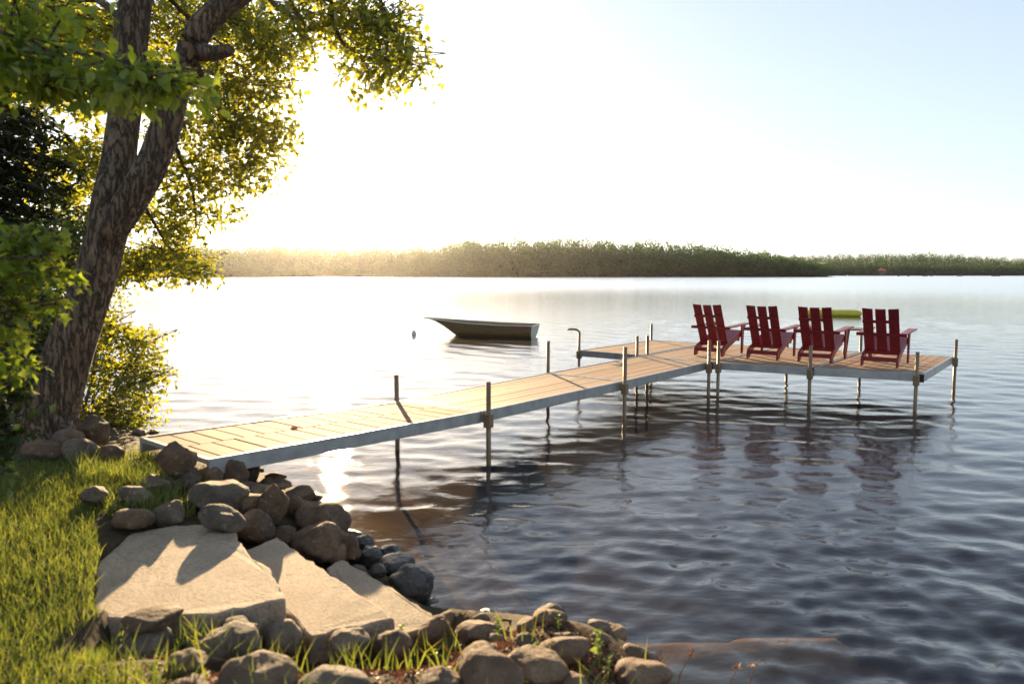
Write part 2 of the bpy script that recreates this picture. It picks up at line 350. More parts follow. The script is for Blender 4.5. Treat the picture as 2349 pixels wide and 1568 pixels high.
nr = len(rr); I = np.arange(nr * na).reshape(nr, na)
FQ = np.stack([I[:-1, :-1], I[:-1, 1:], I[1:, 1:], I[1:, :-1]], -1).reshape(-1, 4)
tag(np_mesh('lake_water', np.stack([X, Y, Z], -1).reshape(-1, 3), FQ, M['water'], smooth=True), kind='structure')

# ------------------------------------------------------------------ foliage tools
def rotmats(n, yaw, pitch, roll):
    cy, sy, cp, sp, cr, sr = np.cos(yaw), np.sin(yaw), np.cos(pitch), np.sin(pitch), np.cos(roll), np.sin(roll)
    yv = np.stack([sy * cp, cy * cp, sp], -1)
    xv = np.stack([cy, -sy, np.zeros(n)], -1); zv = np.cross(xv, yv)
    x2 = xv * cr[:, None] + zv * sr[:, None]; z2 = np.cross(x2, yv)
    return np.stack([x2, yv, z2], -1)
T_SIMPLE = (np.array([(0, 0, 0), (.31, .42, .09), (0, 1, -.06), (-.31, .42, .09)]), np.array([(0, 1, 2), (0, 2, 3)]))
T_OVAL = (np.array([(0, 0, 0), (.24, .22, .06), (.30, .52, .07), (.15, .82, .02), (0, 1.02, -.08), (-.15, .82, .02), (-.30, .52, .07), (-.24, .22, .06), (0, .5, 0)]),
          np.array([(8, 0, 1), (8, 1, 2), (8, 2, 3), (8, 3, 4), (8, 4, 5), (8, 5, 6), (8, 6, 7), (8, 7, 0)]))
T_MAPLE = (np.array([(0, .35, 0), (0, 0, 0), (.30, .05, .03), (.22, .28, .05), (.56, .48, .04), (.24, .58, .06), (0, 1.05, -.08), (-.24, .58, .06), (-.56, .48, .04), (-.22, .28, .05), (-.30, .05, .03)]),
           np.array([(0, i, i + 1) for i in range(1, 10)] + [(0, 10, 1)]))
def leaves(P, size, tmpl=T_SIMPLE, pm=-.55, ps=.5, rs=.6, tint=None):
    P = np.asarray(P); n = len(P); V, Fa = tmpl
    Rm = rotmats(n, rng.uniform(0, 6.283, n), rng.normal(pm, ps, n), rng.normal(0, rs, n))
    s = size * rng.uniform(.5, 1.35, n)
    VV = np.einsum('nij,kj->nki', Rm, V) * s[:, None, None] + P[:, None, :]
    FF = Fa[None] + (np.arange(n) * len(V))[:, None, None]
    tt = np.clip(rng.normal(.45, .22, n) if tint is None else tint, 0, 1)
    return VV.reshape(-1, 3), FF.reshape(-1, 3), np.repeat(tt, len(V))
def foliage(name, clusters, leaf, mat, parent, tmpl=T_SIMPLE, spray=.24, per=18, twig=None, pm=-.55):
    """clusters: (centre xyz, radii xyz, number of sprays)"""
    pts = []; tn = []; tw = MB()
    for c, rad, n in clusters:
        c = np.array(c); rad = np.array(rad)
        for _ in range(n):
            d = rng.normal(0, 1, 3); d /= np.linalg.norm(d); q = c + d * rad * rng.uniform(0.05, 1) ** .42
            k = max(4, int(rng.normal(per, per * .3))); base = rng.uniform(.15, .75)
            ax = rng.uniform(0, 6.283); L = rng.uniform(-1, 1, k) * spray; W = rng.normal(0, .36, k) * spray
            o = np.stack([np.cos(ax) * L - np.sin(ax) * W, np.sin(ax) * L + np.cos(ax) * W, -.25 * np.abs(L) + rng.normal(0, .22, k) * spray], -1)
            pts.append(q + o); tn.append(np.clip(base + rng.normal(0, .16, k), 0, 1))
            if twig and rng.random() < .75:
                e = np.array([np.cos(ax), np.sin(ax), -.2]) * spray
                m = c * .55 + q * .45 + rng.normal(0, .05, 3)
                tw.tube([m, q - e * .9, q + e], [.009, .006, .003], 3, False)
    V, Fa, T = leaves(np.concatenate(pts), leaf, tmpl, pm, tint=np.concatenate(tn))
    o = np_mesh(name, V, Fa, mat, parent, T)
    if twig and tw.v: tag(tw.build(twig, M['bark'], parent), kind='stuff')
    return o
def cl(items):   # (u, v, d, ru, rv, sprays[, depth radius in m])
    out = []
    for it in items:
        u, v, d, ru, rv, n = it[:6]; rx, rz = ru / F * d, rv / F * d
        out.append((atd(u, v, d), (rx, it[6] if len(it) > 6 else min(1.3, .5 * (rx + rz) + .25), rz), n))
    return out

# ------------------------------------------------------------------ the maple
maple = empty('maple_tree', (0, 0, 0))
tag(maple, 'big leaning maple with a forked bare trunk beside the dock ramp', 'tree')
def path(pts): return [tuple(atd(u, v, d)) for u, v, d, w in pts], [w * .86 / 2 / F * d for u, v, d, w in pts]
tr_l = [(70, 1060, 7.0, 240), (98, 1005, 7.05, 176), (122, 930, 7.1, 138), (160, 810, 7.1, 116), (196, 700, 7.1, 106), (226, 600, 7.1, 103), (252, 500, 7.1, 104),
        (268, 410, 7.12, 92), (277, 330, 7.15, 82), (287, 230, 7.2, 79), (299, 110, 7.25, 82), (312, 0, 7.3, 78), (322, -110, 7.4, 72), (300, -300, 7.5, 60)]
tr_r = [(250, 545, 7.0, 70), (295, 470, 6.98, 80), (345, 385, 6.96, 76), (381, 290, 6.95, 74), (402, 215, 6.95, 64), (423, 150, 6.95, 58), (450, 82, 6.97, 68), (492, 30, 7.0, 62),
        (552, -12, 7.05, 56), (630, -60, 7.05, 50), (760, -140, 7.0, 42), (900, -190, 6.9, 28)]
def smooth_path(pts, k=5):
    P = np.array(pts, float); out = []
    for i in range(len(P) - 1):
        p0, p1, p2, p3 = P[max(i - 1, 0)], P[i], P[i + 1], P[min(i + 2, len(P) - 1)]
        for j in range(k):
            s = j / k; out.append(.5 * ((2 * p1) + (-p0 + p2) * s + (2 * p0 - 5 * p1 + 4 * p2 - p3) * s * s + (-p0 + 3 * p1 - 3 * p2 + p3) * s ** 3))
    return [tuple(q) for q in out] + [tuple(P[-1])]
tb = MB(); a, b = path(smooth_path(tr_l)); tb.tube(a, b, 22, wob=.13); a, b = path(smooth_path(tr_r)); tb.tube(a, b, 20, wob=.13)
a, b = path([(458, 118, 6.95, 50), (490, 122, 6.9, 38), (520, 117, 6.85, 34), (530, 114, 6.84, 30)]); tb.tube(a, b, 12, wob=.1)
for du, w in ((-60, 60), (70, 55), (10, 60)):
    a, b = path([(110 + du * .3, 960, 7.0, w * 1.2), (105 + du, 1020, 6.9, w), (95 + du * 1.9, 1065, 6.7, w * .5)]); tb.tube(a, b, 10, wob=.2)
tb.build('trunk', M['bark'], maple, True)
bb = MB()
for pts in ([(590, -35, 7.05, 16), (630, 12, 6.95, 14), (668, 38, 6.9, 11), (690, 52, 6.9, 7)], [(745, -110, 7, 16), (757, -20, 7, 13), (762, 45, 7, 12), (778, 85, 7, 11), (791, 108, 7, 7)],
            [(380, -10, 7.6, 12), (420, 28, 7.8, 11), (450, 60, 8.0, 9), (520, 110, 8.6, 6)], [(760, -140, 7, 20), (850, -40, 7, 14), (890, 60, 7, 8), (880, 150, 7, 5)],
            [(430, 100, 7.2, 22), (470, 190, 8.2, 14), (520, 280, 9, 9), (560, 330, 9.4, 5)], [(380, 250, 7.1, 20), (400, 330, 8.6, 13), (440, 430, 9.3, 8), (450, 520, 9.5, 4)],
            [(300, 420, 7.3, 18), (330, 470, 8.6, 12), (370, 540, 9.4, 7), (420, 610, 9.5, 4)], [(290, 60, 7.3, 24), (220, 0, 7.7, 15), (130, 20, 8.1, 9), (60, 60, 8.3, 5)]):
    a, b = path(smooth_path(pts, 3)); bb.tube(a, b, 7, wob=.1)
bb.build('branch', M['bark'], maple, True)
crown = cl([
    (560, 50, 8.3, 110, 60, 60), (620, 105, 8.3, 75, 50, 40), (500, 180, 8.8, 110, 70, 60), (590, 195, 8.8, 70, 55, 30), (420, 60, 8.8, 90, 80, 46), (350, 40, 9, 60, 60, 26),
    (450, 290, 9.3, 95, 85, 62), (560, 300, 9.3, 100, 60, 55), (625, 310, 9.3, 45, 55, 18), (430, 410, 9.4, 90, 65, 48), (530, 400, 9.4, 85, 45, 30), (605, 375, 9.4, 55, 26, 9),
    (375, 510, 9.5, 60, 60, 34), (460, 490, 9.5, 75, 38, 18), (535, 478, 9.5, 32, 20, 4), (400, 585, 9.5, 85, 40, 34), (440, 625, 9.5, 45, 28, 10), (330, 610, 9.5, 60, 45, 22),
    (765, 25, 7, 105, 45, 30), (865, 55, 7, 90, 55, 40), (935, 110, 7, 40, 42, 12), (870, 140, 7, 50, 45, 16), (850, 205, 7, 24, 45, 6), (700, 55, 7, 45, 55, 12), (915, 170, 7, 28, 26, 4),
    (200, 50, 8.3, 130, 80, 60), (70, 50, 8.2, 120, 90, 60), (130, 150, 8.4, 120, 70, 46), (330, 130, 9, 60, 70, 24)])
foliage('crown', crown, .078, M['leaf'], maple, spray=.27, per=23, twig='twigs')

# ------------------------------------------------------------------ other shore trees and shrubs
def stem_mesh(parent, base, tops, r=.03, name='stem'):
    mb = MB()
    for q in tops:
        b0 = np.array(base) + rng.normal(0, .08, 3) * (1, 1, 0); q = np.array(q); m = (b0 + q) / 2 + rng.normal(0, .12, 3)
        mb.tube(smooth_path([b0 - (0, 0, .1), b0 * .7 + m * .3, m, q], 3), list(np.linspace(r, r * .3, 10)), 6)
    mb.build(name, M['bark'], parent, True)
def shrub(name, label, cat, clusters, leaf, mat, base, group=None, tmpl=T_SIMPLE, spray=.22, per=18, r=.025, stem='stem', to=None):
    o = empty(name, base); tag(o, label, cat, group)
    C = [(np.array(c) - base, rad, n) for c, rad, n in clusters]
    foliage('foliage', C, leaf, mat, o, tmpl, spray, per, 'twigs')
    stem_mesh(o, (0, 0, 0), [c for c, _, _ in C] if to is None else [np.array(q) - base for q in to], r, stem)
    return o
def gbase(x, y): return np.array([x, y, gz1(x, y)])

yb = gbase(-3.75, 4.1)
shrub('young_tree', 'young tree at the left edge with big pale leaves hanging across the maple trunk', 'tree',
      cl([(40, 110, 4.0, 120, 70, 22, .5), (150, 140, 4.0, 110, 45, 20, .4), (270, 175, 3.9, 95, 32, 17, .3), (385, 188, 3.9, 55, 22, 9, .2), (60, 30, 4.1, 130, 60, 16, .5), (110, 200, 4.1, 60, 30, 6, .3)]),
      .072, M['leaf_bright'], yb, None, T_OVAL, .20, 19, .05, 'trunk', [(-3.72, 4.1, 4.6)])
sb = gbase(-3.75, 4.7)
shrub('maple_sapling', 'bushy maple sapling with bright lobed leaves left of the leaning trunk', 'shrub',
      cl([(45, 540, 3.9, 60, 26, 13), (60, 610, 3.9, 45, 50, 17), (-10, 650, 3.9, 60, 60, 16), (30, 710, 3.95, 45, 45, 14), (-30, 770, 3.9, 40, 50, 8), (-20, 830, 4.0, 50, 40, 10)]),
      .064, M['leaf_bright'], sb, None, T_MAPLE, .15, 13, .012)
rb = gbase(-5.15, 9.0)
shrub('shore_bush', 'light green leafy bush between the leaning trunk and the dock ramp', 'shrub',
      cl([(250, 745, 9.0, 70, 45, 36), (325, 785, 9.0, 50, 42, 22), (265, 850, 9.0, 85, 55, 50), (340, 865, 9.0, 40, 32, 12), (255, 935, 8.9, 75, 50, 44), (225, 670, 9.0, 45, 55, 22), (300, 965, 8.8, 42, 36, 20), (235, 600, 9.1, 40, 50, 18), (325, 920, 8.9, 25, 30, 7)]),
      .066, M['leaf'], rb, None, T_SIMPLE, .23, 22)
db = gbase(-7.2, 9.2)
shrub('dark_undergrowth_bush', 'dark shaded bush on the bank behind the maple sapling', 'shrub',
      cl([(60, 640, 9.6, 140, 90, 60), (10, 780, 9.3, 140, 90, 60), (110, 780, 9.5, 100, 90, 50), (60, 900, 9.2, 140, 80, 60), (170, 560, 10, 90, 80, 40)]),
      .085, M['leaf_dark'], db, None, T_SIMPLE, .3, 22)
db2 = gbase(-3.2, 3.95)
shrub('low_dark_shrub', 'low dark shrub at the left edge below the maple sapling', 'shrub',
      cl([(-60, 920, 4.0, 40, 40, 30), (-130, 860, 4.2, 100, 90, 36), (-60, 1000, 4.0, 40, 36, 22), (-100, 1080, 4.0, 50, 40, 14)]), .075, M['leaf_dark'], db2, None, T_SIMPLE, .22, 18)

def conifer(x, y, h, rad, label, dens=1.0):
    b0 = gbase(x, y); o = empty('conifer_tree', b0); tag(o, label, 'tree', 'conifers on the bank behind the maple')
    mb = MB(); mb.tube([(0, 0, -.3), (0, 0, h * .4), (.05, 0, h)], [.16, .11, .02], 9); P = []; W = MB(); TT = []
    z = .6
    while z < h - .3:
        L0 = rad * (1 - z / h) ** .7
        for _ in range(int(5 * dens)):
            a = rng.uniform(0, 6.283); L = L0 * rng.uniform(.7, 1.1); e = np.array([math.sin(a) * L, math.cos(a) * L, z - .28 * L])
            W.tube([(0, 0, z), tuple(e * (.5, .5, 1) + (0, 0, .12 * L)), tuple(e)], [.025, .015, .005], 4, False)
            k = int(70 * L); s = rng.uniform(.12, 1, k) ** .8
            q = np.stack([e[0] * s, e[1] * s, z + (e[2] - z) * s + .1 * L * np.sin(s * 3.1)], -1)
            side = rng.normal(0, .16, k) * (1.1 - s * .5) * max(L, .6); q[:, 0] += math.cos(a) * side; q[:, 1] -= math.sin(a) * side; q[:, 2] -= np.abs(side) * .35 + rng.uniform(0, .12, k)
            P.append(q); TT.append(np.clip(rng.normal(.4, .2, k), 0, 1))
        z += .34
    mb.build('trunk', M['bark'], o, True); tag(W.build('branches', M['bark'], o), kind='stuff')
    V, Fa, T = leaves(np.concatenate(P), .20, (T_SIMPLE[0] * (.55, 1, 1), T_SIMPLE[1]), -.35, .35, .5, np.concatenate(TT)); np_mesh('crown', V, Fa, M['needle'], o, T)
    return o
conifer(-9.2, 12.6, 8.2, 2.9, 'dark conifer closest to the leaning maple trunk, its boughs in deep shade', 1.7)
conifer(-8.6, 11.4, 7.6, 2.2, 'dark conifer between the leaning maple trunk and the left edge, its lower boughs broad', 1.6)
conifer(-9.0, 9.6, 6.8, 2.6, 'dark conifer at the left edge behind the maple sapling', 1.7)
conifer(-14.5, 18.5, 12.5, 3.4, 'tall conifer farther back on the bank, sky showing through its top')
bt = gbase(-12.5, 15.5)
shrub('background_tree', 'leafy tree behind the conifers, seen at the top left through the maple leaves', 'tree',
      cl([(60, 40, 15, 170, 90, 70), (210, 90, 15.5, 130, 80, 60), (130, 200, 15.5, 160, 50, 40), (330, 160, 16, 60, 100, 30), (20, 160, 15, 120, 60, 40), (240, 420, 15, 60, 120, 36), (190, 340, 15, 60, 70, 26), (90, 420, 15.5, 120, 90, 40)]),
      .16, M['leaf'], bt, None, T_SIMPLE, .5, 22, .14, 'trunk', [atd(40, 60, 15)])

# ------------------------------------------------------------------ concrete steps
SL = {'top': ('broad sunlit concrete slab forming the top step beside the lawn'),
      'mid': ('middle concrete step slab with a jagged upper edge, between the other two'),
      'low': ('lowest narrow concrete step slab at the water edge')}
for n, P, zt in SLABW:
    pts = []
    for (x1, y1), (x2, y2) in zip(P, P[1:] + P[:1]):
        k = max(1, int(math.hypot(x2 - x1, y2 - y1) / .05))
        for j in range(k):
            s = j / k; jx, jy = rng.normal(0, .007, 2); pts.append((x1 + (x2 - x1) * s + jx, y1 + (y2 - y1) * s + jy))
    bm = bmesh.new(); vt = [bm.verts.new((x, y, zt + .006 * wob(x * 3, y * 3))) for x, y in pts]; ft = bm.faces.new(vt)
    ex = bmesh.ops.extrude_face_region(bm, geom=[ft]); vb = [v for v in ex['geom'] if isinstance(v, bmesh.types.BMVert)]
    for v in vb: v.co.z -= .17; v.co.x += random.gauss(0, .008); v.co.y += random.gauss(0, .008)
    bmesh.ops.recalc_face_normals(bm, faces=bm.faces)
    me = bpy.data.meshes.new('concrete_step'); bm.to_mesh(me); bm.free()
    o = link('concrete_step', me, M['concrete']); m = o.modifiers.new('bevel', 'BEVEL'); m.width = .012; m.segments = 2; m.limit_method = 'ANGLE'; m.angle_limit = R(50)
    tag(o, SL[n], 'step', 'concrete steps down to the lake')

# ------------------------------------------------------------------ rocks
def ico(sub):
    bm = bmesh.new(); bmesh.ops.create_icosphere(bm, subdivisions=sub, radius=1); V = np.array([v.co for v in bm.verts]); Fa = np.array([[v.index for v in f.verts] for f in bm.faces]); bm.free(); return V, Fa
ICO4, ICO3 = ico(4), ico(3)
def rock(c, rad, label, mat='rock', group='boulders along the shore', rough=.16, tilt=0., flat=False, seed=None, sub=ICO4):
    V, Fa = sub; off = Vector((random.uniform(-50, 50),) * 2 + (random.uniform(-50, 50),))
    W = np.array(V)
    for _ in range(9):       # knock flat facets into the sphere
        d = rng.normal(0, 1, 3); d /= np.linalg.norm(d); h = rng.uniform(.66, .92); k = W @ d; W -= np.maximum(k - h, 0)[:, None] * d * .9
    if flat: k = W[:, 2]; W[:, 2] = np.minimum(k, .62 + .3 * (k - .62))
    r = np.array([1 + rough * noise.fractal(Vector(v) * 1.1 + off, .9, 2.1, 3) + .018 * noise.noise(Vector(v) * 7 + off) for v in W])
    W = W * r[:, None] * np.array(rad)
    rot = np.array(Euler((random.uniform(-.15, .15), tilt, random.uniform(-.4, .4))).to_matrix()); W = W @ rot.T
    o = np_mesh('rock', W, Fa, M[mat], smooth=True); o.location = c
    return tag(o, label, 'rock', group)
def prock(u, v, ru, rv, label, mat='rock', tilt=0., flat=False, deep=.9, group='boulders along the shore', lift=0., rough=.16, dd=None):
    """rock whose silhouette sits at (u, v) with half sizes ru, rv, resting on the bank"""
    g = ground_hit(u, min(v + rv * .75, 1900)); d = dd or g[1]; ru *= 1.17; rv *= 1.2; rx, rz = ru / F * d, rv / F * d * 1.06
    ry = rx * deep; c = atd(u, v, d + ry * .35); 
    return rock(tuple(c + np.array([0, 0, lift])), (rx, ry, rz), label, mat, group, rough, tilt, flat)
def z2(x, y, a, b): return (391.3 + x * .351, 1017.4 + y * .351, a * .351, b * .351)
def z1(x, y, a, b): return (x * .4508, 861 + y * .4508, a * .4508, b * .4508)
def z3(x, y, a, b): return (1017.4 + x * .3332, 1174 + y * .3332, a * .3332, b * .3332)
def z7(x, y, a, b): return (x * .2332, 1330.5 + y * .2332, a * .2332, b * .2332)
ROCKS = [
    (z2(390, 195, 95, 104), 'big upright speckled boulder in front of the dock ramp corner', 'rock', 0, 0),
    (z1(890, 430, 84, 74), 'angular brown boulder against the shore end of the dock ramp', 'rock', .25, 0),
    (z2(95, 225, 95, 66), 'grey rounded rock in front of the angular boulder by the ramp', 'rock_grey', 0, 0),
    (z2(120, 265, 100, 46), 'low grey rock with a sunlit ridge slanting to the right, near the ramp', 'rock_grey', .4, 0),
    (z2(255, 215, 75, 72), 'brown rock tucked against the left side of the upright speckled boulder', 'rock', 0, 0),
    (z2(530, 190, 58, 62), 'dark rock with a bright rim behind the upright speckled boulder', 'rock', .5, 0),
    (z2(300, 355, 165, 90), 'wide grey boulder in the middle of the pile below the speckled boulder', 'rock_grey', 0, 0),
    (z2(540, 305, 100, 46), 'long low rock below and right of the speckled boulder', 'rock', .12, 1),
    (z2(510, 385, 95, 68), 'flat-topped rock with a sunlit upper edge left of the tall egg-shaped boulder', 'rock', .15, 1),
    (z2(665, 390, 86, 122), 'tall egg-shaped brown boulder leaning in the rock pile', 'rock', .18, 0),
    (z2(815, 412, 72, 70), 'round brown rock right of the tall egg-shaped boulder', 'rock', 0, 0),
    (z2(850, 335, 85, 56), 'dark rock at the waterline behind the round brown rock', 'rock', 0, 0),
    (z2(690, 268, 100, 34), 'flat dark rock at the waterline beyond the tall egg-shaped boulder', 'rock', 0, 1),
    (z2(572, 540, 112, 92), 'reddish wedge-shaped rock resting at the end of the middle step', 'rock', .35, 0),
    (z2(755, 592, 66, 48), 'small rounded rock just right of the wedge-shaped rock', 'rock', 0, 0),
    (z2(1000, 500, 152, 100), 'large smooth brown boulder at the water, uppermost of the row beside the steps', 'rock', .15, 0),
    (z2(985, 650, 162, 105), 'large tan boulder alongside the middle step', 'rock', .1, 0),
    (z2(1085, 722, 78, 54), 'small tan rock in front of the large tan boulder', 'rock', 0, 0),
    (z2(1175, 680, 46, 76), 'narrow dark rock wedged at the right end of the large tan boulder', 'rock', 0, 0),
    (z2(1262, 645, 62, 44), 'wet black rock at the waterline above the lowest step', 'rock_wet', 0, 0),
    (z2(1300, 735, 66, 56), 'wet grey rock half in the water beside the lowest step', 'rock_wet', 0, 0),
    (z2(1435, 700, 72, 36), 'small wet rock farthest out in the water, with a pointed top', 'rock_wet', 0, 0),
    (z2(1465, 795, 118, 66), 'flat-topped wet block in the water with a sunlit top edge', 'rock_wet', 0, 1),
    (z2(1355, 835, 44, 44), 'small wet stone between the lowest step and the flat wet block', 'rock_wet', 0, 0),
    (z2(1570, 915, 126, 98), 'big round wet boulder standing in the water off the lowest step', 'rock_wet', 0, 0),
    (z2(330, 492, 130, 58), 'greenish slanting rock at the far edge of the top step', 'rock_grey', .35, 1),
    (z1(855, 702, 74, 54), 'small rounded grey rock on the far edge of the top step', 'rock_grey', 0, 0),
    (z1(690, 722, 95, 44), 'low brownish rock at the far left corner of the top step', 'rock', 0, 0),
    (z1(790, 560, 64, 46), 'grey rock in the grass left of the slanting ridge rock', 'rock_grey', 0, 0),
    (z1(690, 622, 84, 46), 'pale weathered rock in tall grass above the top step', 'rock_grey', .3, 0),
    (z1(488, 612, 62, 46), 'pale stone with grass around it at the lawn edge', 'rock_grey', 0, 0),
    (z1(395, 392, 84, 54), 'grey rock in shade to the right of the tree foot', 'rock_grey', 0, 0),
    (z1(470, 285, 76, 76), 'tall brown rock under the shore bush', 'rock', 0, 0),
    (z1(345, 318, 70, 46), 'dim grey rock at the right foot of the leaning trunk', 'rock_grey', 0, 0),
    (z1(210, 388, 84, 54), 'dark mossy rock on the lawn below the leaning trunk', 'rock', 0, 0),
    (z1(560, 400, 60, 40), 'low rock between the tall brown rock and the dock ramp', 'rock', 0, 0),
    (z2(440, 1172, 115, 64), 'grey rounded rock behind long grass, next to the top step front edge', 'rock_grey', 0, 0),
    (z2(365, 1295, 195, 120), 'large dark rounded boulder with grass blades in front of it', 'rock_grey', 0, 0),
    (z2(700, 1250, 132, 118), 'grey boulder in front of the shaded face of the top step', 'rock_grey', .1, 0),
    (z2(110, 1400, 125, 86), 'tan rock low in the grass left of the large dark boulder', 'rock', -.15, 0),
    (z2(580, 1480, 215, 122), 'big pale sunlit boulder at the bottom of the picture, left of the leaf litter', 'rock', 0, 0),
    (z2(1060, 1540, 210, 100), 'broad low boulder at the bottom edge with weeds in front', 'rock_grey', 0, 0),
    (z2(1170, 1240, 115, 64), 'rounded dark rock at the front edge of the middle step', 'rock_grey', 0, 0),
    (z2(1425, 1275, 125, 78), 'tan rock with brown litter in front of the lowest step', 'rock', 0, 0),
    (z2(1720, 1190, 105, 72), 'pale slanting rock at the front corner of the lowest step', 'rock', -.55, 1),
    (z2(2050, 1205, 175, 80), 'dark boulder with a sunlit rim at the water beyond the leaf litter', 'rock', .1, 0),
    (z2(1995, 1370, 130, 80), 'tilted brown rock leaning against the largest foreground boulder', 'rock', -.5, 1),
    (z2(2090, 1480, 195, 150), 'largest foreground boulder with a bright tan top', 'rock', -.15, 0),
    (z2(1750, 1505, 125, 58), 'low rounded rock among weeds left of the largest foreground boulder', 'rock', 0, 0),
    (z3(640, 1035, 195, 105), 'dark broad boulder right behind the largest foreground boulder', 'rock', .1, 0),
    (z3(860, 895, 135, 74), 'dark rock with a pale top at the water edge behind the green sprigs', 'rock', 0, 0),
    (z3(900, 1155, 115, 80), 'smooth arched rock at the bottom edge right of the orange leaf sprig', 'rock', 0, 0),
    (z3(1390, 1095, 190, 95), 'pale sunlit boulder, last one to the right on the shore', 'rock', .12, 0),
    (z3(560, 838, 60, 34), 'small white stone at the water beside the dark rimmed boulder', 'rock_grey', 0, 0),
    (z7(1500, 372, 260, 76), 'flat pale rock at the near left corner of the top step', 'rock', 0, 1),
    (z7(1400, 610, 250, 170), 'rounded rock with a thin sunlit crest in the lawn grass', 'rock_grey', 0, 0),
    (z7(1830, 1010, 220, 70), 'rock cut by the bottom edge of the picture under the long grass', 'rock', 0, 0),
]
for (u, v, a, b), lab, mat, tilt, flat in ROCKS: prock(u, v + (8 if v > 1420 else 0), a, b * (.94 if v > 1420 else 1), lab, mat, tilt, bool(flat), lift=-.012 if v > 1420 else 0, dd=5.5 if 'angular brown' in lab else None)
# small fill stones wedged between the boulders
for i in range(95):
    k = rng.integers(6, 19); (x1, y1), (x2, y2) = SHORE[k], SHORE[k + 1] if k + 1 < len(SHORE) else SHORE[k]
    s = rng.random(); x = x1 + (x2 - x1) * s; y = y1 + (y2 - y1) * s; off = rng.uniform(-.12, .75)
    dx, dy = x2 - x1, y2 - y1; L = math.hypot(dx, dy) or 1; x, y = x + dy / L * -off * -1, y - dx / L * off * 1
    if sdist(np.array([x]), np.array([y]))[0] < -.15:
        x, y = x - 2 * dy / L * off, y + 2 * dx / L * off
    if k > 14 and rng.random() < .6: continue
    if any(inside(np.array([x]), np.array([y]), P)[0] for _, P, _z in SLABW): continue
    r = rng.uniform(.035, .10); zz = gz1(x, y); wet = zz < .10
    rock((x, y, zz + r * .25), (r * rng.uniform(.9, 1.4), r * rng.uniform(.8, 1.3), r * rng.uniform(.6, .9)),
         'small wet stone wedged between the boulders at the waterline' if wet else 'small dry stone wedged between the boulders on the bank',
         'rock_wet' if wet else ('rock' if rng.random() < .6 else 'rock_grey'), 'small wet stones at the waterline' if wet else 'small dry stones on the bank', .2, 0, False, None, ICO3)

# ------------------------------------------------------------------ grass, litter, weeds
def blades(P, h, w, name, mat, lean=.35):
    n = len(P); yaw = rng.uniform(0, 6.283, n); hh = h * rng.uniform(.45, 1.3, n); ln = hh * np.abs(rng.normal(lean, .3, n)); ww = w * rng.uniform(.6, 1.2, n)
    ld = rng.uniform(0, 6.283, n); lx, ly = np.cos(ld) * ln, np.sin(ld) * ln; cx, cy = np.cos(yaw) * ww, np.sin(yaw) * ww
    def pt(s, side, f): return np.stack([P[:, 0] + lx * f + side * cx * s, P[:, 1] + ly * f + side * cy * s, P[:, 2] + hh * (s_h[f])], -1)
    s_h = {0: 0., .35: .55, 1: 1.}
    V = np.stack([pt(1, -1, 0), pt(1, 1, 0), pt(.75, 1, .35), pt(.75, -1, .35), pt(.06, 1, 1), pt(.06, -1, 1)], 1)
    Fa = np.array([(0, 1, 2, 3), (3, 2, 4, 5)])[None] + (np.arange(n) * 6)[:, None, None]
    tt = np.repeat(np.where(rng.random(n) < .1, 1.0, np.clip(rng.normal(.38, .2, n), 0, .85)), 6)
    return tag(np_mesh(name, V.reshape(-1, 3), Fa.reshape(-1, 4), mat, None, tt), kind='stuff')
def sample(poly, n, slabs_out=True):
    P = np.array(poly); lo, hi = P.min(0), P.max(0); out = np.zeros((0, 2))
    while len(out) < n:
        q = rng.uniform(lo, hi, (n * 2, 2)); m = inside(q[:, 0], q[:, 1], poly)
        if slabs_out:
            for _, S, _z in SLABW:
                m &= ~inside(q[:, 0], q[:, 1], S)
        out = np.vstack([out, q[m]])
    out = out[:n]; return np.column_stack([out, gz(out[:, 0], out[:, 1]) - .005])
lawn = [tuple(ground_hit(u, v)[:2]) for u, v in [(-330, 1075), (60, 1055), (250, 1050), (345, 1085), (250, 1150), (215, 1200), (232, 1290), (250, 1400), (262, 1480), (270, 1590), (280, 1800)]] + [(-4.5, 1.6), (-9, 4.5)]
blades(sample(lawn, 95000), .072, .0027, 'lawn_grass', M['grass'])
fr_ = [tuple(ground_hit(u, v)[:2]) for u, v in [(240, 1420), (480, 1412), (700, 1450), (860, 1465), (1010, 1450), (1180, 1470), (1400, 1505), (1490, 1560), (1480, 1700), (270, 1700)]]
P = sample(fr_, 5200); cl_ = np.sin(P[:, 0] * 9 + 2 * np.sin(P[:, 1] * 8)) + np.sin(P[:, 1] * 11 + 1.3 * P[:, 0]); wgt = np.clip(-.12 - P[:, 0] * .5, .14, .9)
blades(P[(cl_ > .3) & (rng.random(len(P)) < wgt)], .17, .0038, 'long_grass', M['grass'], .45)
bk = [tuple(ground_hit(u, v)[:2]) for u, v in [(160, 1060), (330, 1050), (500, 1110), (540, 1170), (440, 1190), (250, 1190), (200, 1130)]]
P = sample(bk, 5000); P = P[np.sin(P[:, 0] * 8 + P[:, 1] * 3) + np.sin(P[:, 1] * 7) > -.4]
blades(P, .13, .004, 'bank_grass', M['grass'], .4)
P = np.vstack([sample(fr_, 4200), sample([tuple(ground_hit(u, v)[:2]) for u, v in [(560, 1420), (700, 1455), (1010, 1440), (1180, 1450), (1420, 1490), (1490, 1560), (1300, 1568), (560, 1568)]], 4200)])
P[:, 2] += .012
V, Fa, T = leaves(P, .026, T_SIMPLE, 0, .35, .5)
tag(np_mesh('leaf_litter', V, Fa, M['litter'], None, T), kind='stuff')

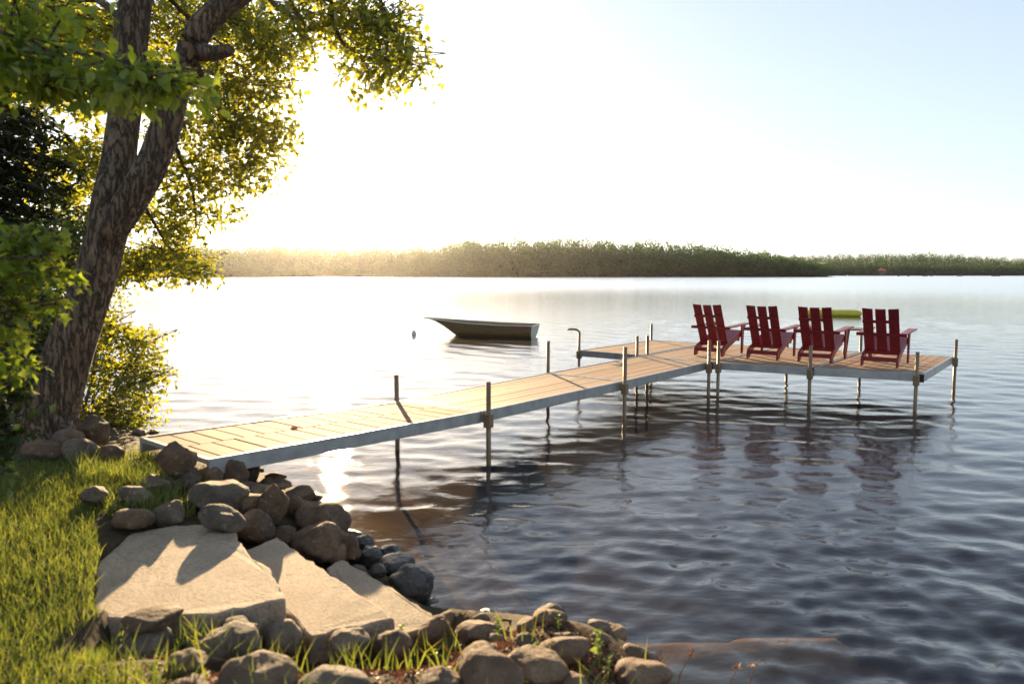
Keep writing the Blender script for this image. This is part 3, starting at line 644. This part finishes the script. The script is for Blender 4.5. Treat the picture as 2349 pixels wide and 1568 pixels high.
def weed(u, v, h, label, mat='weed', n=14, leaf=.028, lean=(0, 0), cat='weed', vert=True):
    g = ground_hit(u, v); o = empty('weed', g); tag(o, label, cat)
    top = Vector((lean[0], lean[1], h)); sp = [Vector((0, 0, -.03)), top * .5 + Vector((.01, 0, .01)), top]
    mb = MB(); mb.tube(sp, [.0035, .003, .0015], 5); mb.build('stem', M[mat], o, True)
    s = rng.uniform(.3, 1, n); P = np.stack([top.x * s, top.y * s, h * s], -1); V, Fa, T = leaves(P, leaf, T_OVAL, .45, .35, .4)
    np_mesh('leaves', V, Fa, M[mat], o, T); return o
weed(1142, 1475, .13, 'small green sprig in front of the dark rimmed boulder', n=14)
weed(1225, 1500, .10, 'short green sprig among rusty litter beside the water', n=12, leaf=.024)
weed(1372, 1535, .20, 'tallest green weed with pale oval leaves near the last boulder', n=20, leaf=.034)
weed(1278, 1458, .13, 'yellowish thin sprig at the water beside the arching twig', n=8, leaf=.022)
weed(1300, 1500, .08, 'tiny green sprig on the dark rock behind the tallest weed', n=8, leaf=.022)
weed(995, 1530, .10, 'curled yellow-green weed in the litter left of the tilted brown rock', n=10, leaf=.035)
weed(1392, 1560, .12, 'thin green shoot right of the tallest green weed', n=7, leaf=.026)
weed(1236, 1562, .11, 'orange dried leaf sprig in front of the dark broad boulder', 'dry', 6, .034)
weed(920, 1465, .08, 'small shoot of green leaves on the front edge of the steps', n=7, leaf=.03)
def stalk(u, v, u2, v2, label):
    g = ground_hit(u, v); d = g[1]; e = atd(u2, v2, d); o = empty('dried_stalk', g); tag(o, label, 'dried plant', None)
    e = Vector(e) - Vector(g); mb = MB(); mb.tube([(0, 0, -.03), tuple(e * .5 + Vector((-.015, 0, .01))), tuple(e)], [.003, .0025, .0018], 5); mb.build('stem', M['dry'], o, True)
    P = np.array([tuple(e)] * 9) + rng.normal(0, .009, (9, 3)); V, Fa, T = leaves(P, .022, T_OVAL, .2, .6, .6); np_mesh('seed_head', V, Fa, M['dry'], o, T)
stalk(1508, 1560, 1512, 1508, 'dark red dried flower stalk just above the last boulder')
stalk(1545, 1600, 1588, 1495, 'bent pale dried stalk standing over the water')
stalk(1660, 1640, 1690, 1530, 'reddish dried seed head over the water, second from the right')
stalk(1715, 1640, 1730, 1525, 'reddish dried seed head farthest right over the water')
mb = MB(); pts = [ground_hit(1150, 1440) + (0, 0, .05), atd(1250, 1432, 4.2), atd(1350, 1452, 4.1), atd(1435, 1484, 3.95), ground_hit(1502, 1512) + (0, 0, .02)]
mb.tube(smooth_path(pts, 4), [.007] * 9 + [.005] * 8, 6); tag(mb.build('twig', M['bark'], None, True), 'thin bare twig arching along the water edge behind the weeds', 'twig')
g = atd(683, 982, 6.9)

# ------------------------------------------------------------------ the dock
DA = math.atan(1316 / F * math.cos(PITCH))
dock = empty('dock', (0, 0, 0), -DA); tag(dock, 'long L-shaped wooden dock on thin metal posts reaching out over the lake', 'dock')
def section(name, FL, FR, BL, BR, z0, z1, n=9, cross=False):
    """plank panel inside a metal rail frame; corners in dock x (right), y (along)"""
    sec = MB()
    def P(s, q, dz=0): # s across, q along
        a = np.array(FL) * (1 - s) + np.array(FR) * s; b = np.array(BL) * (1 - s) + np.array(BR) * s; p = a * (1 - q) + b * q
        return (p[0], p[1], z0 + (z1 - z0) * q + dz)
    W = math.dist(FL, FR); L = math.dist(FL, BL); e, f = .038 / W, .038 / L
    def slab(mb, s0, s1, q0, q1, lo, hi, t=.5): mb.hexa([P(s0, q0, lo), P(s1, q0, lo), P(s1, q1, lo), P(s0, q1, lo), P(s0, q0, hi), P(s1, q0, hi), P(s1, q1, hi), P(s0, q1, hi)], t)
    slab(sec, 0, e, 0, 1, -.125, .006); slab(sec, 1 - e, 1, 0, 1, -.125, .006)
    slab(sec, e, 1 - e, 0, f, -.122 if not cross else -.04, .002); slab(sec, e, 1 - e, 1 - f, 1, -.122, .002)
    for q in (.25, .5, .75): slab(sec, e, 1 - e, q - .01, q + .01, -.12, -.036)
    fr = sec.build(name, M['alu'], dock, bevel=.004)
    dk = MB(); g_ = .009
    if not cross:
        for k in range(n):
            s0 = e + (1 - 2 * e) * k / n + g_ / W / 2; s1 = e + (1 - 2 * e) * (k + 1) / n - g_ / W / 2; h = rng.uniform(-.002, .002)
            slab(dk, s0, s1, f + .002, 1 - f - .002, -.034 + h, h - .002, rng.uniform(0, 1))
        slab(dk, e, 1 - e, .5 - .02 / L, .5 + .02 / L, -.036, -.0345, .2)
    else:
        m = int(L / .205)
        for c_ in (0, 1):
            o_ = .5 / m if c_ else 0
            for k in range(m + c_):
                q0, q1 = max(k / m - o_, 0), min((k + 1) / m - o_, 1); q0 = f + (1 - 2 * f) * q0 + .007 / L; q1 = f + (1 - 2 * f) * q1 - .007 / L
                if q1 - q0 < .01: continue
                s0, s1 = (e, .5 - .002) if c_ == 0 else (.5 + .002, 1 - e); slab(dk, s0 + .001, s1 - .001, q0, q1, -.034, rng.uniform(-.004, 0), rng.uniform(0, 1))
        slab(dk, .47, .53, f, 1 - f, -.06, -.035, .2)
    dk.build('decking', M['ramp_wood'] if cross else M['wood'], fr, bevel=.003)
section('ramp', (-6.47, 3.06), (-5.25, 3.0), (-6.50, 6.24), (-5.28, 6.27), .728, .612, cross=True)
section('dock_section', (-6.52, 6.27), (-5.28, 6.30), (-6.60, 9.48), (-5.22, 9.40), .612, .600)
section('dock_section', (-6.60, 9.50), (-5.22, 9.42), (-6.60, 12.53), (-5.17, 12.41), .600, .600)
section('dock_section', (-6.60, 12.55), (-5.17, 12.43), (-6.57, 15.82), (-5.15, 15.85), .600, .600)
section('dock_section', (-8.05, 12.72), (-6.65, 12.66), (-7.97, 15.75), (-6.62, 15.80), .604, .604)
section('dock_section', (-5.12, 12.43), (-3.52, 12.63), (-5.12, 15.85), (-3.52, 15.95), .602, .602, 10)
section('dock_section', (-3.47, 12.64), (-1.90, 12.92), (-3.47, 15.95), (-1.88, 16.00), .604, .604, 10)
mb = MB()
for (x, y) in ((-3.495, 12.63), (-1.93, 12.905), (-5.145, 12.42)):
    mb = MB(); mb.box(x - .035, x + .035, y - .012, y + .03, .475, .598); mb.build('corner_cap', M['black'], dock)
def post(x, y, top, ground=-.9):
    mb = MB(); mb.tube([(x, y, ground), (x, y, top)], .028, 14); o = mb.build('post', M['post'], dock, False)
    for p_ in o.data.polygons: p_.use_smooth = len(p_.vertices) == 4
    b = MB(); b.box(x - .043, x + .043, y - .043, y + .043, .43, .585); b.build('bracket', M['post'], o, bevel=.008)
    return o
for x, y, tp in [(-6.58, 6.23, .935), (-6.67, 9.59, 1.093), (-6.70, 12.60, .975), (-6.635, 12.90, .965), (-8.10, 12.75, .98), (-8.02, 15.78, .977), (-5.22, 6.34, .953), (-5.155, 9.34, 1.11),
                 (-5.11, 12.25, 1.0), (-4.99, 12.37, .99), (-3.50, 12.56, .98), (-1.99, 12.845, .95), (-1.84, 15.94, .935), (-3.50, 16.02, .94), (-4.92, 15.93, .93)]: post(x, y, tp)
mb = MB(); mb.tube([(-8.10, 12.75, .985), (-8.16, 12.72, 1.025), (-8.24, 12.66, 1.03), (-8.30, 12.62, 1.02)], [.02, .022, .022, .02], 8); mb.build('bent_post_top', M['post'], dock, True)
# dried leaf on the ramp
V, Fa, T = leaves(np.array([(0, 0, .02), (.01, .02, .02)]), .07, T_OVAL, .1, .2, .5); o = np_mesh('dried_leaf', V, Fa, M['dry'], None, T); rp = at(683, 984, .668); o.location = rp
tag(o, 'curled brown dried leaf lying on the dock ramp boards', 'leaf')

# ------------------------------------------------------------------ Adirondack chairs
def make_chair():
    o = empty('adirondack_chair'); tag(o, 'chair', 'chair', 'red chairs in a row on the dock head'); red = M['red']; bv = .004
    prof = [(-.03, 0), (.055, 0), (.115, .085), (.30, .165), (.90, .345), (.90, .425), (.80, .425), (.10, .215), (-.005, .165), (-.03, .11)]
    for sx in (-1, 1):
        x0 = .252 * sx; mb = MB(); mb.prism(prof, 'x', x0, x0 + .034 * sx); mb.build('rear_leg', red, o, bevel=bv)
        mb = MB(); x1 = .288 * sx; mb.prism([(.815, 0), (.875, 0), (.905, .545), (.800, .545)], 'x', x1, x1 + .032 * sx); lg = mb.build('front_leg', red, o, bevel=bv)
        mb = MB(); mb.prism([(.905, .545), (1.005, .563), (.885, .40), (.897, .40)], 'x', x1 + .002 * sx, x1 + .030 * sx); mb.build('arm_bracket', red, lg, bevel=.002)
        mb = MB(); xi, xo = .262 * sx, .405 * sx
        mb.hexa([(xi, .10, .520), (xo - .03 * sx, .10, .520), (xo - .03 * sx, .12, .545), (xi, .12, .545)][:0] or
                [(xi, .09, .527), (xo - .035 * sx, .09, .527), (xo, 1.02, .567), (xi, 1.02, .567), (xi, .09, .552), (xo - .035 * sx, .09, .552), (xo, 1.02, .592), (xi, 1.02, .592)])
        mb.build('armrest', red, o, bevel=bv)
    mb = MB(); mb.box(-.25, .25, -.022, .004, .085, .16); mb.build('stretcher', red, o, bevel=bv)
    mb = MB(); mb.box(-.25, .25, .83, .86, .24, .31); mb.build('front_stretcher', red, o, bevel=bv)
    b0, b1 = Vector((0, .265, .195)), Vector((0, -.125, .972)); d = (b1 - b0).normalized(); nrm = Vector((0, -d.z, d.y)).normalized()  # faces rearwards
    if nrm.y > 0: nrm = -nrm
    for k in (-1, 0, 1):
        xa, xb = k * .196 - .079, k * .196 + .079; mb = MB(); n_ = 5; Lb = (b1 - b0).length
        tops = [Lb - .010 + .016 * ((xa + (xb - xa) * i / n_) / .28) ** 2 for i in range(n_ + 1)]
        outl = [(xa, 0), (xb, 0)] + [(xa + (xb - xa) * i / n_, tops[i]) for i in range(n_, -1, -1)]
        def W(p, w): q = b0 + d * p[1] + nrm * w; return (p[0], q.y, q.z)
        m_ = len(outl); mb.add([W(p, 0) for p in outl] + [W(p, .022) for p in outl], [tuple(range(m_)), tuple(range(2 * m_ - 1, m_ - 1, -1))] + [(i, i + m_, (i + 1) % m_ + m_, (i + 1) % m_) for i in range(m_)])
        mb.build('back_slat', red, o, bevel=.003)
    def rail(s, hw, h, th=.026):
        mb = MB(); c = b0 + d * s + nrm * .0235; q = [c - d * h / 2, c + d * h / 2, c + d * h / 2 + nrm * th, c - d * h / 2 + nrm * th]
        mb.add([(-hw, p.y, p.z) for p in q] + [(hw, p.y, p.z) for p in q], [(0, 1, 2, 3), (7, 6, 5, 4), (0, 4, 5, 1), (1, 5, 6, 2), (2, 6, 7, 3), (3, 7, 4, 0)]); mb.build('back_rail', red, o, bevel=bv)
    rail(.64, .278, .05); rail(.395, .385, .055); rail(.04, .25, .06)
    mb = MB(); m_ = 5
    for k in range(m_):
        y0 = .30 + k * .116; y1 = y0 + .106; f_ = lambda y: .225 + (y - .30) * .345 + .004
        mb.hexa([(-.285, y0, f_(y0)), (.285, y0, f_(y0)), (.285, y1, f_(y1)), (-.285, y1, f_(y1)), (-.285, y0, f_(y0) + .022), (.285, y0, f_(y0) + .022), (.285, y1, f_(y1) + .022), (-.285, y1, f_(y1) + .022)])
    mb.hexa([(-.285, .895, .36), (.285, .895, .36), (.285, .917, .36), (-.285, .917, .36), (-.285, .88, .447), (.285, .88, .447), (.285, .912, .447), (-.285, .912, .447)])
    mb.build('seat', red, o, bevel=bv)
    return o
def copy_tree(o, parent=None):
    c = o.copy(); scene.collection.objects.link(c)
    if parent: c.parent = parent
    for ch in [x for x in list(scene.collection.objects) if x.parent == o]: copy_tree(ch, c)
    return c
def dock_to_world(x, y, z): return Matrix.Rotation(-DA, 4, 'Z') @ Vector((x, y, z))
proto = make_chair()
CH = [(-5.55, 13.27, -1.5, 'red slatted chair nearest the walkway, behind the paired posts'), (-4.56, 13.35, 0., 'red slatted chair second from the walkway'),
      (-3.665, 13.40, 1., 'red slatted chair with the yellow float showing behind its back'), (-2.645, 13.46, 1.5, 'red slatted chair at the outer end of the row, beside the dock corner')]
for i, (x, y, rz, lab) in enumerate(CH):
    o = proto if i == 0 else copy_tree(proto); o.location = dock_to_world(x, y, .612); o.rotation_euler = (0, 0, -DA + R(rz)); o['label'] = lab
tb_ = empty('side_table', dock_to_world(-3.35, 15.05, .606), -DA + .3); tag(tb_, 'small dark brown table behind the chair that hides the yellow float', 'table')
mb = MB(); [mb.box(-.24, .24, -.24 + k * .098, -.24 + k * .098 + .09, .49, .515) for k in range(5)]; mb.build('table_top', M['brown'], tb_, bevel=.003)
for sx in (-1, 1):
    for sy in (-1, 1):
        mb = MB(); x, y = sx * .17, sy * .17; X2, Y2 = sx * .22, sy * .22; w = .02
        mb.hexa([(X2 - w, Y2 - w, 0), (X2 + w, Y2 - w, 0), (X2 + w, Y2 + w, 0), (X2 - w, Y2 + w, 0), (x - w, y - w, .489), (x + w, y - w, .489), (x + w, y + w, .489), (x - w, y + w, .489)]); mb.build('leg', M['brown'], tb_, bevel=.003)

# ------------------------------------------------------------------ boat, buoy, float
boat = empty('rowing_boat', (.70, 25.25, 0), math.atan2(.97, -.27) - math.pi / 2 + 0.0)
boat.rotation_euler = (0, 0, math.atan2(.26, -.966)); tag(boat, 'empty olive-grey metal rowing boat afloat beyond the dock', 'boat')
NS = 22; Lb = 3.95
def hullpt(s, q):   # s 0 stern .. 1 bow ; q 0 keel .. 1 gunwale
    beam = .64 * (1 - max(0, (s - .45) / .55) ** 2.3) + .0; beam = max(beam, .004); beam *= (.90 + .10 * min(1, s / .3))
    gun = .41 + .03 * s + .17 * s ** 3; keel = -.14 + .57 * max(0, (s - .76) / .24) ** 1.7
    xx = s * (Lb - .75) + .75 * s * (q * .8 + .2 * q * q) * (s ** 2) - .10 * q * (1 - s)
    chine = [(0, 0), (.28, .62), (.45, .80), (.62, .89), (1, 1)]
    ys = np.interp(q, [c[0] for c in chine], [c[1] for c in chine]); z = keel + (gun - keel) * q
    return xx, beam * ys, z
QS = [0, .14, .28, .36, .45, .5, .62, .75, .9, 1]
def shell(off, flip):
    V, Fa = [], []
    for sgn in (1, -1):
        b = len(V)
        for i in range(NS + 1):
            for q in QS:
                x, y, z = hullpt(i / NS, q); y = max(y - off, 0); V.append((x - (off if i == NS else 0), sgn * y, z + (off if q < .9 else 0)))
        nq = len(QS); Fa += [(b + i * nq + j, b + (i + 1) * nq + j, b + (i + 1) * nq + j + 1, b + i * nq + j + 1) for i in range(NS) for j in range(nq - 1)]
    return V, Fa
mb = MB(); V, Fa = shell(0, 0); mb.add(V, Fa); V, Fa = shell(.02, 1); mb.add(V, Fa); mb.build('hull', M['hull'], boat, True)
mb = MB(); tp = [hullpt(0, q) for q in QS]; n_ = len(tp)
pl = [(x, y, z) for x, y, z in tp] + [(x, -y, z) for x, y, z in reversed(tp)][:-1]
mb.add([(x - .02, y, z) for x, y, z in pl] + [(x + .02, y, z) for x, y, z in pl], [tuple(range(len(pl))), tuple(range(2 * len(pl) - 1, len(pl) - 1, -1))] + [(i, i + len(pl), (i + 1) % len(pl) + len(pl), (i + 1) % len(pl)) for i in range(len(pl))]); mb.build('transom', M['hull_light'], boat)
for sg in (1, -1):
    mb = MB(); mb.tube([(lambda p: (p[0], sg * p[1], p[2]))(hullpt(i / NS, 1)) for i in range(NS + 1)], .026, 8); mb.build('gunwale', M['hull_light'], boat, True)
for s_b in (.22, .52):
    x, y, z = hullpt(s_b, .7); mb = MB(); mb.box(x - .14, x + .14, -y + .01, y - .01, .26, .29); mb.build('bench', M['hull_light'], boat)
for q in (.5, .62):
    mb = MB(); mb.tube([(lambda p: (p[0], p[1] + .004, p[2]))(hullpt(i / NS, q)) for i in range(NS)], .008, 5); mb.build('strake', M['hull'], boat, True)
mb = MB(); grid_ = [[hullpt(s0, q) for q in (.78, .94)] for s0 in (.03, .08, .13, .18)]
V = [(x, y + .006, z) for row in grid_ for x, y, z in row]; mb.add(V, [(2 * i, 2 * i + 2, 2 * i + 3, 2 * i + 1) for i in range(3)]); mb.build('decal', M['decal'], boat)
bp = at(949, 768, 0); bu = MB(); bu.tube([(0, 0, -.06), (0, 0, -.02), (0, 0, .04), (0, 0, .10), (0, 0, .15), (0, 0, .19)], [.03, .07, .085, .075, .04, .012], 12); o = bu.build('buoy', M['white'], None, True); o.location = bp; tag(o, 'small pale mooring buoy floating off the bow of the rowing boat', 'buoy')
fp = at(1909, 724, 0); fl = MB()
for k in range(3):
    yy = (k - 1) * .34; fl.tube([(-1.36, yy, .14), (-1.30, yy, .14), (-1.2, yy, .14), (1.15, yy, .14), (1.27, yy, .14), (1.33, yy, .14)], [.03, .12, .17, .17, .12, .03], 12)
o = fl.build('swim_float', M['yellow'], None, True); o.location = fp; o.rotation_euler = (0, 0, -.25); tag(o, 'long yellow swim float lying on the lake behind the chairs', 'float')

# ------------------------------------------------------------------ far shore
def far_pt(u, d): return (u - 1174) / F * d * .9958
def protos(n=9, quads=150, conifer_=False):
    out = []
    for _ in range(n):
        lumps = rng.normal(0, .42, (7, 3)); lumps[:, 2] = rng.uniform(-.6, .85, 7); lr = rng.uniform(.42, .68, 7); P = []; T = []
        for i in range(quads):
            j = rng.integers(7); d = rng.normal(0, 1, 3); d /= np.linalg.norm(d)
            q = lumps[j] + d * lr[j] * rng.uniform(.75, 1.05)
            if conifer_:
                h = rng.uniform(0, 1) ** 1.3; a = rng.uniform(0, 6.283); rr_ = (1 - h) * .75 * rng.uniform(.6, 1.05); q = np.array([math.cos(a) * rr_, math.sin(a) * rr_, h * 2 - 1])
            P.append(q); T.append(np.clip(.40 + .28 * d[2] + .16 * rng.normal(), 0, 1))  # top light put into the tint: upward sides of crown lumps lighter
        P = np.array(P); s = rng.uniform(.06, .13, quads); Rm = rotmats(quads, rng.uniform(0, 6.283, quads), rng.normal(0, .7, quads), rng.normal(0, .7, quads))
        Q = np.array([(-.5, -.5, 0), (.5, -.5, 0), (.6, .5, .1), (-.4, .55, -.1)]); VV = np.einsum('nij,kj->nki', Rm, Q) * s[:, None, None] + P[:, None, :]
        out.append((VV.reshape(-1, 3), np.repeat(np.array(T), 4)))
    return out
PD, PC = protos(10, 480), protos(4, 360, True)
def forest(name, trees, mat):
    Vs, Ts = [], []
    for x, y, z, w, h, con in trees:
        V, T = random.choice(PC if con else PD); a = rng.uniform(0, 6.283); c, s = math.cos(a), math.sin(a)
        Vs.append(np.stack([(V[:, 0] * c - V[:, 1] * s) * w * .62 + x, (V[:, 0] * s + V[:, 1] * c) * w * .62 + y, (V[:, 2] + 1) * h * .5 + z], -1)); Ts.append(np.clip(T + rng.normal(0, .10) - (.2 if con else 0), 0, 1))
    V = np.concatenate(Vs); n = len(V) // 4
    return tag(np_mesh(name, V, np.arange(4 * n).reshape(n, 4), M[mat], None, np.concatenate(Ts)), kind='stuff')
def shore_trees(us, tops, d0, rows, dstep, step_px, w, con_p=.03, jit=.09):
    tr = []
    for r_ in range(rows):
        u = us[0] + rng.uniform(0, step_px)
        while u < us[-1]:
            d = d0 + r_ * dstep + rng.uniform(-.35, .35) * dstep; top = np.interp(u, us, tops); ztop = EYE + (628 - top) / F * d
            f_ = (.70 + .30 * (r_ + .5) / rows) if rows > 1 else 1; h = ztop * f_ * 1.07 * rng.uniform(1 - jit, 1 + jit * .2); con = rng.random() < con_p
            zb = max(0, h - 21) if r_ else 0; x = far_pt(u, d); ww = w * rng.uniform(.7, 1.25)
            tr.append((x, d, zb - .5, ww * (.55 if con else 1), (h - zb) * (1.03 if con else 1) + .5, con)); 
            if r_ == 0 and rng.random() < .8: tr.append((x + rng.uniform(-3, 3), d - rng.uniform(1, 5), -.5, ww * .8, h * rng.uniform(.3, .55), False))
            u += step_px * rng.uniform(.6, 1.4)
    return tr
A = shore_trees([-250, 250, 480, 650, 800, 920, 1000, 1060, 1130, 1330, 1480, 1560, 1650, 1780, 1850, 1900], [575, 571, 568, 569, 573, 575, 571, 563, 561, 559, 563, 569, 576, 587, 600, 613], 535, 4, 16, 13, 12.5)
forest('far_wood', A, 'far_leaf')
B = shore_trees([1740, 1800, 1860, 1900, 2000, 2100, 2350, 2550], [592, 596, 600, 603, 600, 602, 604, 604], 900, 3, 18, 10, 9.5, .12)
Cc = shore_trees([1500, 1640, 1750, 1860, 1960, 2110, 2200, 2300, 2380, 2550], [586, 583, 586, 589, 587, 584, 588, 594, 599, 603], 1180, 3, 60, 9, 11, .03, .05)
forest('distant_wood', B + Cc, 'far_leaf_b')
def land(name, pts_front, d0, d1, zr, mat):
    mb = MB(); n = 40; us = np.linspace(pts_front[0], pts_front[1], n + 1); V = []
    for u in us:
        V += [(far_pt(u, d0), d0, -1.2), (far_pt(u, d0), d0 + 2, .5), (far_pt(u, d0), d0 + 45, zr * .55), (far_pt(u, d0) * d1 / d0, d1, zr), (far_pt(u, d0) * d1 / d0, d1 + 300, -2)]
    mb.add(V, [(i * 5 + j, i * 5 + 5 + j, i * 5 + 6 + j, i * 5 + 1 + j) for i in range(n) for j in range(4)]); tag(mb.build(name, mat, None, True), kind='structure')
t = NT('forest_floor'); n1 = t.noise(t.pos(), .05, 5); M['floor'] = t.done(t.pbsdf(t.ramp(n1, [(.3, (.012, .018, .008)), (.7, (.03, .04, .015))]), .9))
land('hills', (-320, 1900), 533, 640, 12, M['floor']); land('hills', (1700, 2650), 897, 1350, 18, M['floor'])
def cabin(u, v, w, h, roofm, label, wallm):
    d = 889; x = far_pt(u, d); z = EYE - (v - 628) / F * d; o = empty('lake_cabin', (x, d, max(z - h * .5, .2)), .2); tag(o, label, 'cabin')
    mb = MB(); mb.box(-w / 2, w / 2, -2.5, 2.5, -1.5, h * .6); mb.build('wall', wallm, o)
    mb = MB(); mb.prism([(-w * .58, h * .6), (w * .58, h * .6), (0, h * 1.15)], 'y', -2.9, 2.9); mb.build('roof', roofm, o)
    mb = MB(); mb.box(-w * .3, -w * .08, -2.56, -2.49, h * .1, h * .42); mb.box(w * .08, w * .3, -2.56, -2.49, h * .1, h * .42); mb.build('window', M['black'], o)
cabin(1885, 626, 5.5, 3.6, M['alu'], 'small pale boathouse on the far shore beyond the chairs', M['alu'])
cabin(2022, 622, 8, 5, M['roof'], 'far cabin with an orange roof among the trees', M['brown'])
for u, w in ((1868, 1.1), (1900, .9), (1946, 1.4), (2018, 1.2), (2060, 1.6), (2082, 1.4), (2120, 2.4), (2135, 1.2), (2200, 2.6), (2282, 3.6)):
    d = 640 if u > 2050 else 800; rock((far_pt(u, d), d, .15), (w, w, .75), 'low dark rock breaking the water surface off the far shore', 'rock_wet', 'rocks in the lake off the far shore', .16, 0, False, None, ICO3)

# ------------------------------------------------------------------ haze
me = bpy.data.meshes.new('haze'); bm = bmesh.new(); bmesh.ops.create_cube(bm, size=1)
for v in bm.verts: v.co = Vector((v.co.x * 8000, v.co.y * 5600 + 1800, (v.co.z + .5) * 110 - 6))
bm.to_mesh(me); bm.free()
t = NT('haze'); pv = t.n('ShaderNodeVolumePrincipled'); pv.inputs['Color'].default_value = (.96, .96, 1, 1); pv.inputs['Density'].default_value = .000038; pv.inputs['Anisotropy'].default_value = .89
t.l(pv.outputs[0], t.out.inputs['Volume']); tag(link('haze', me, t.m), kind='stuff')
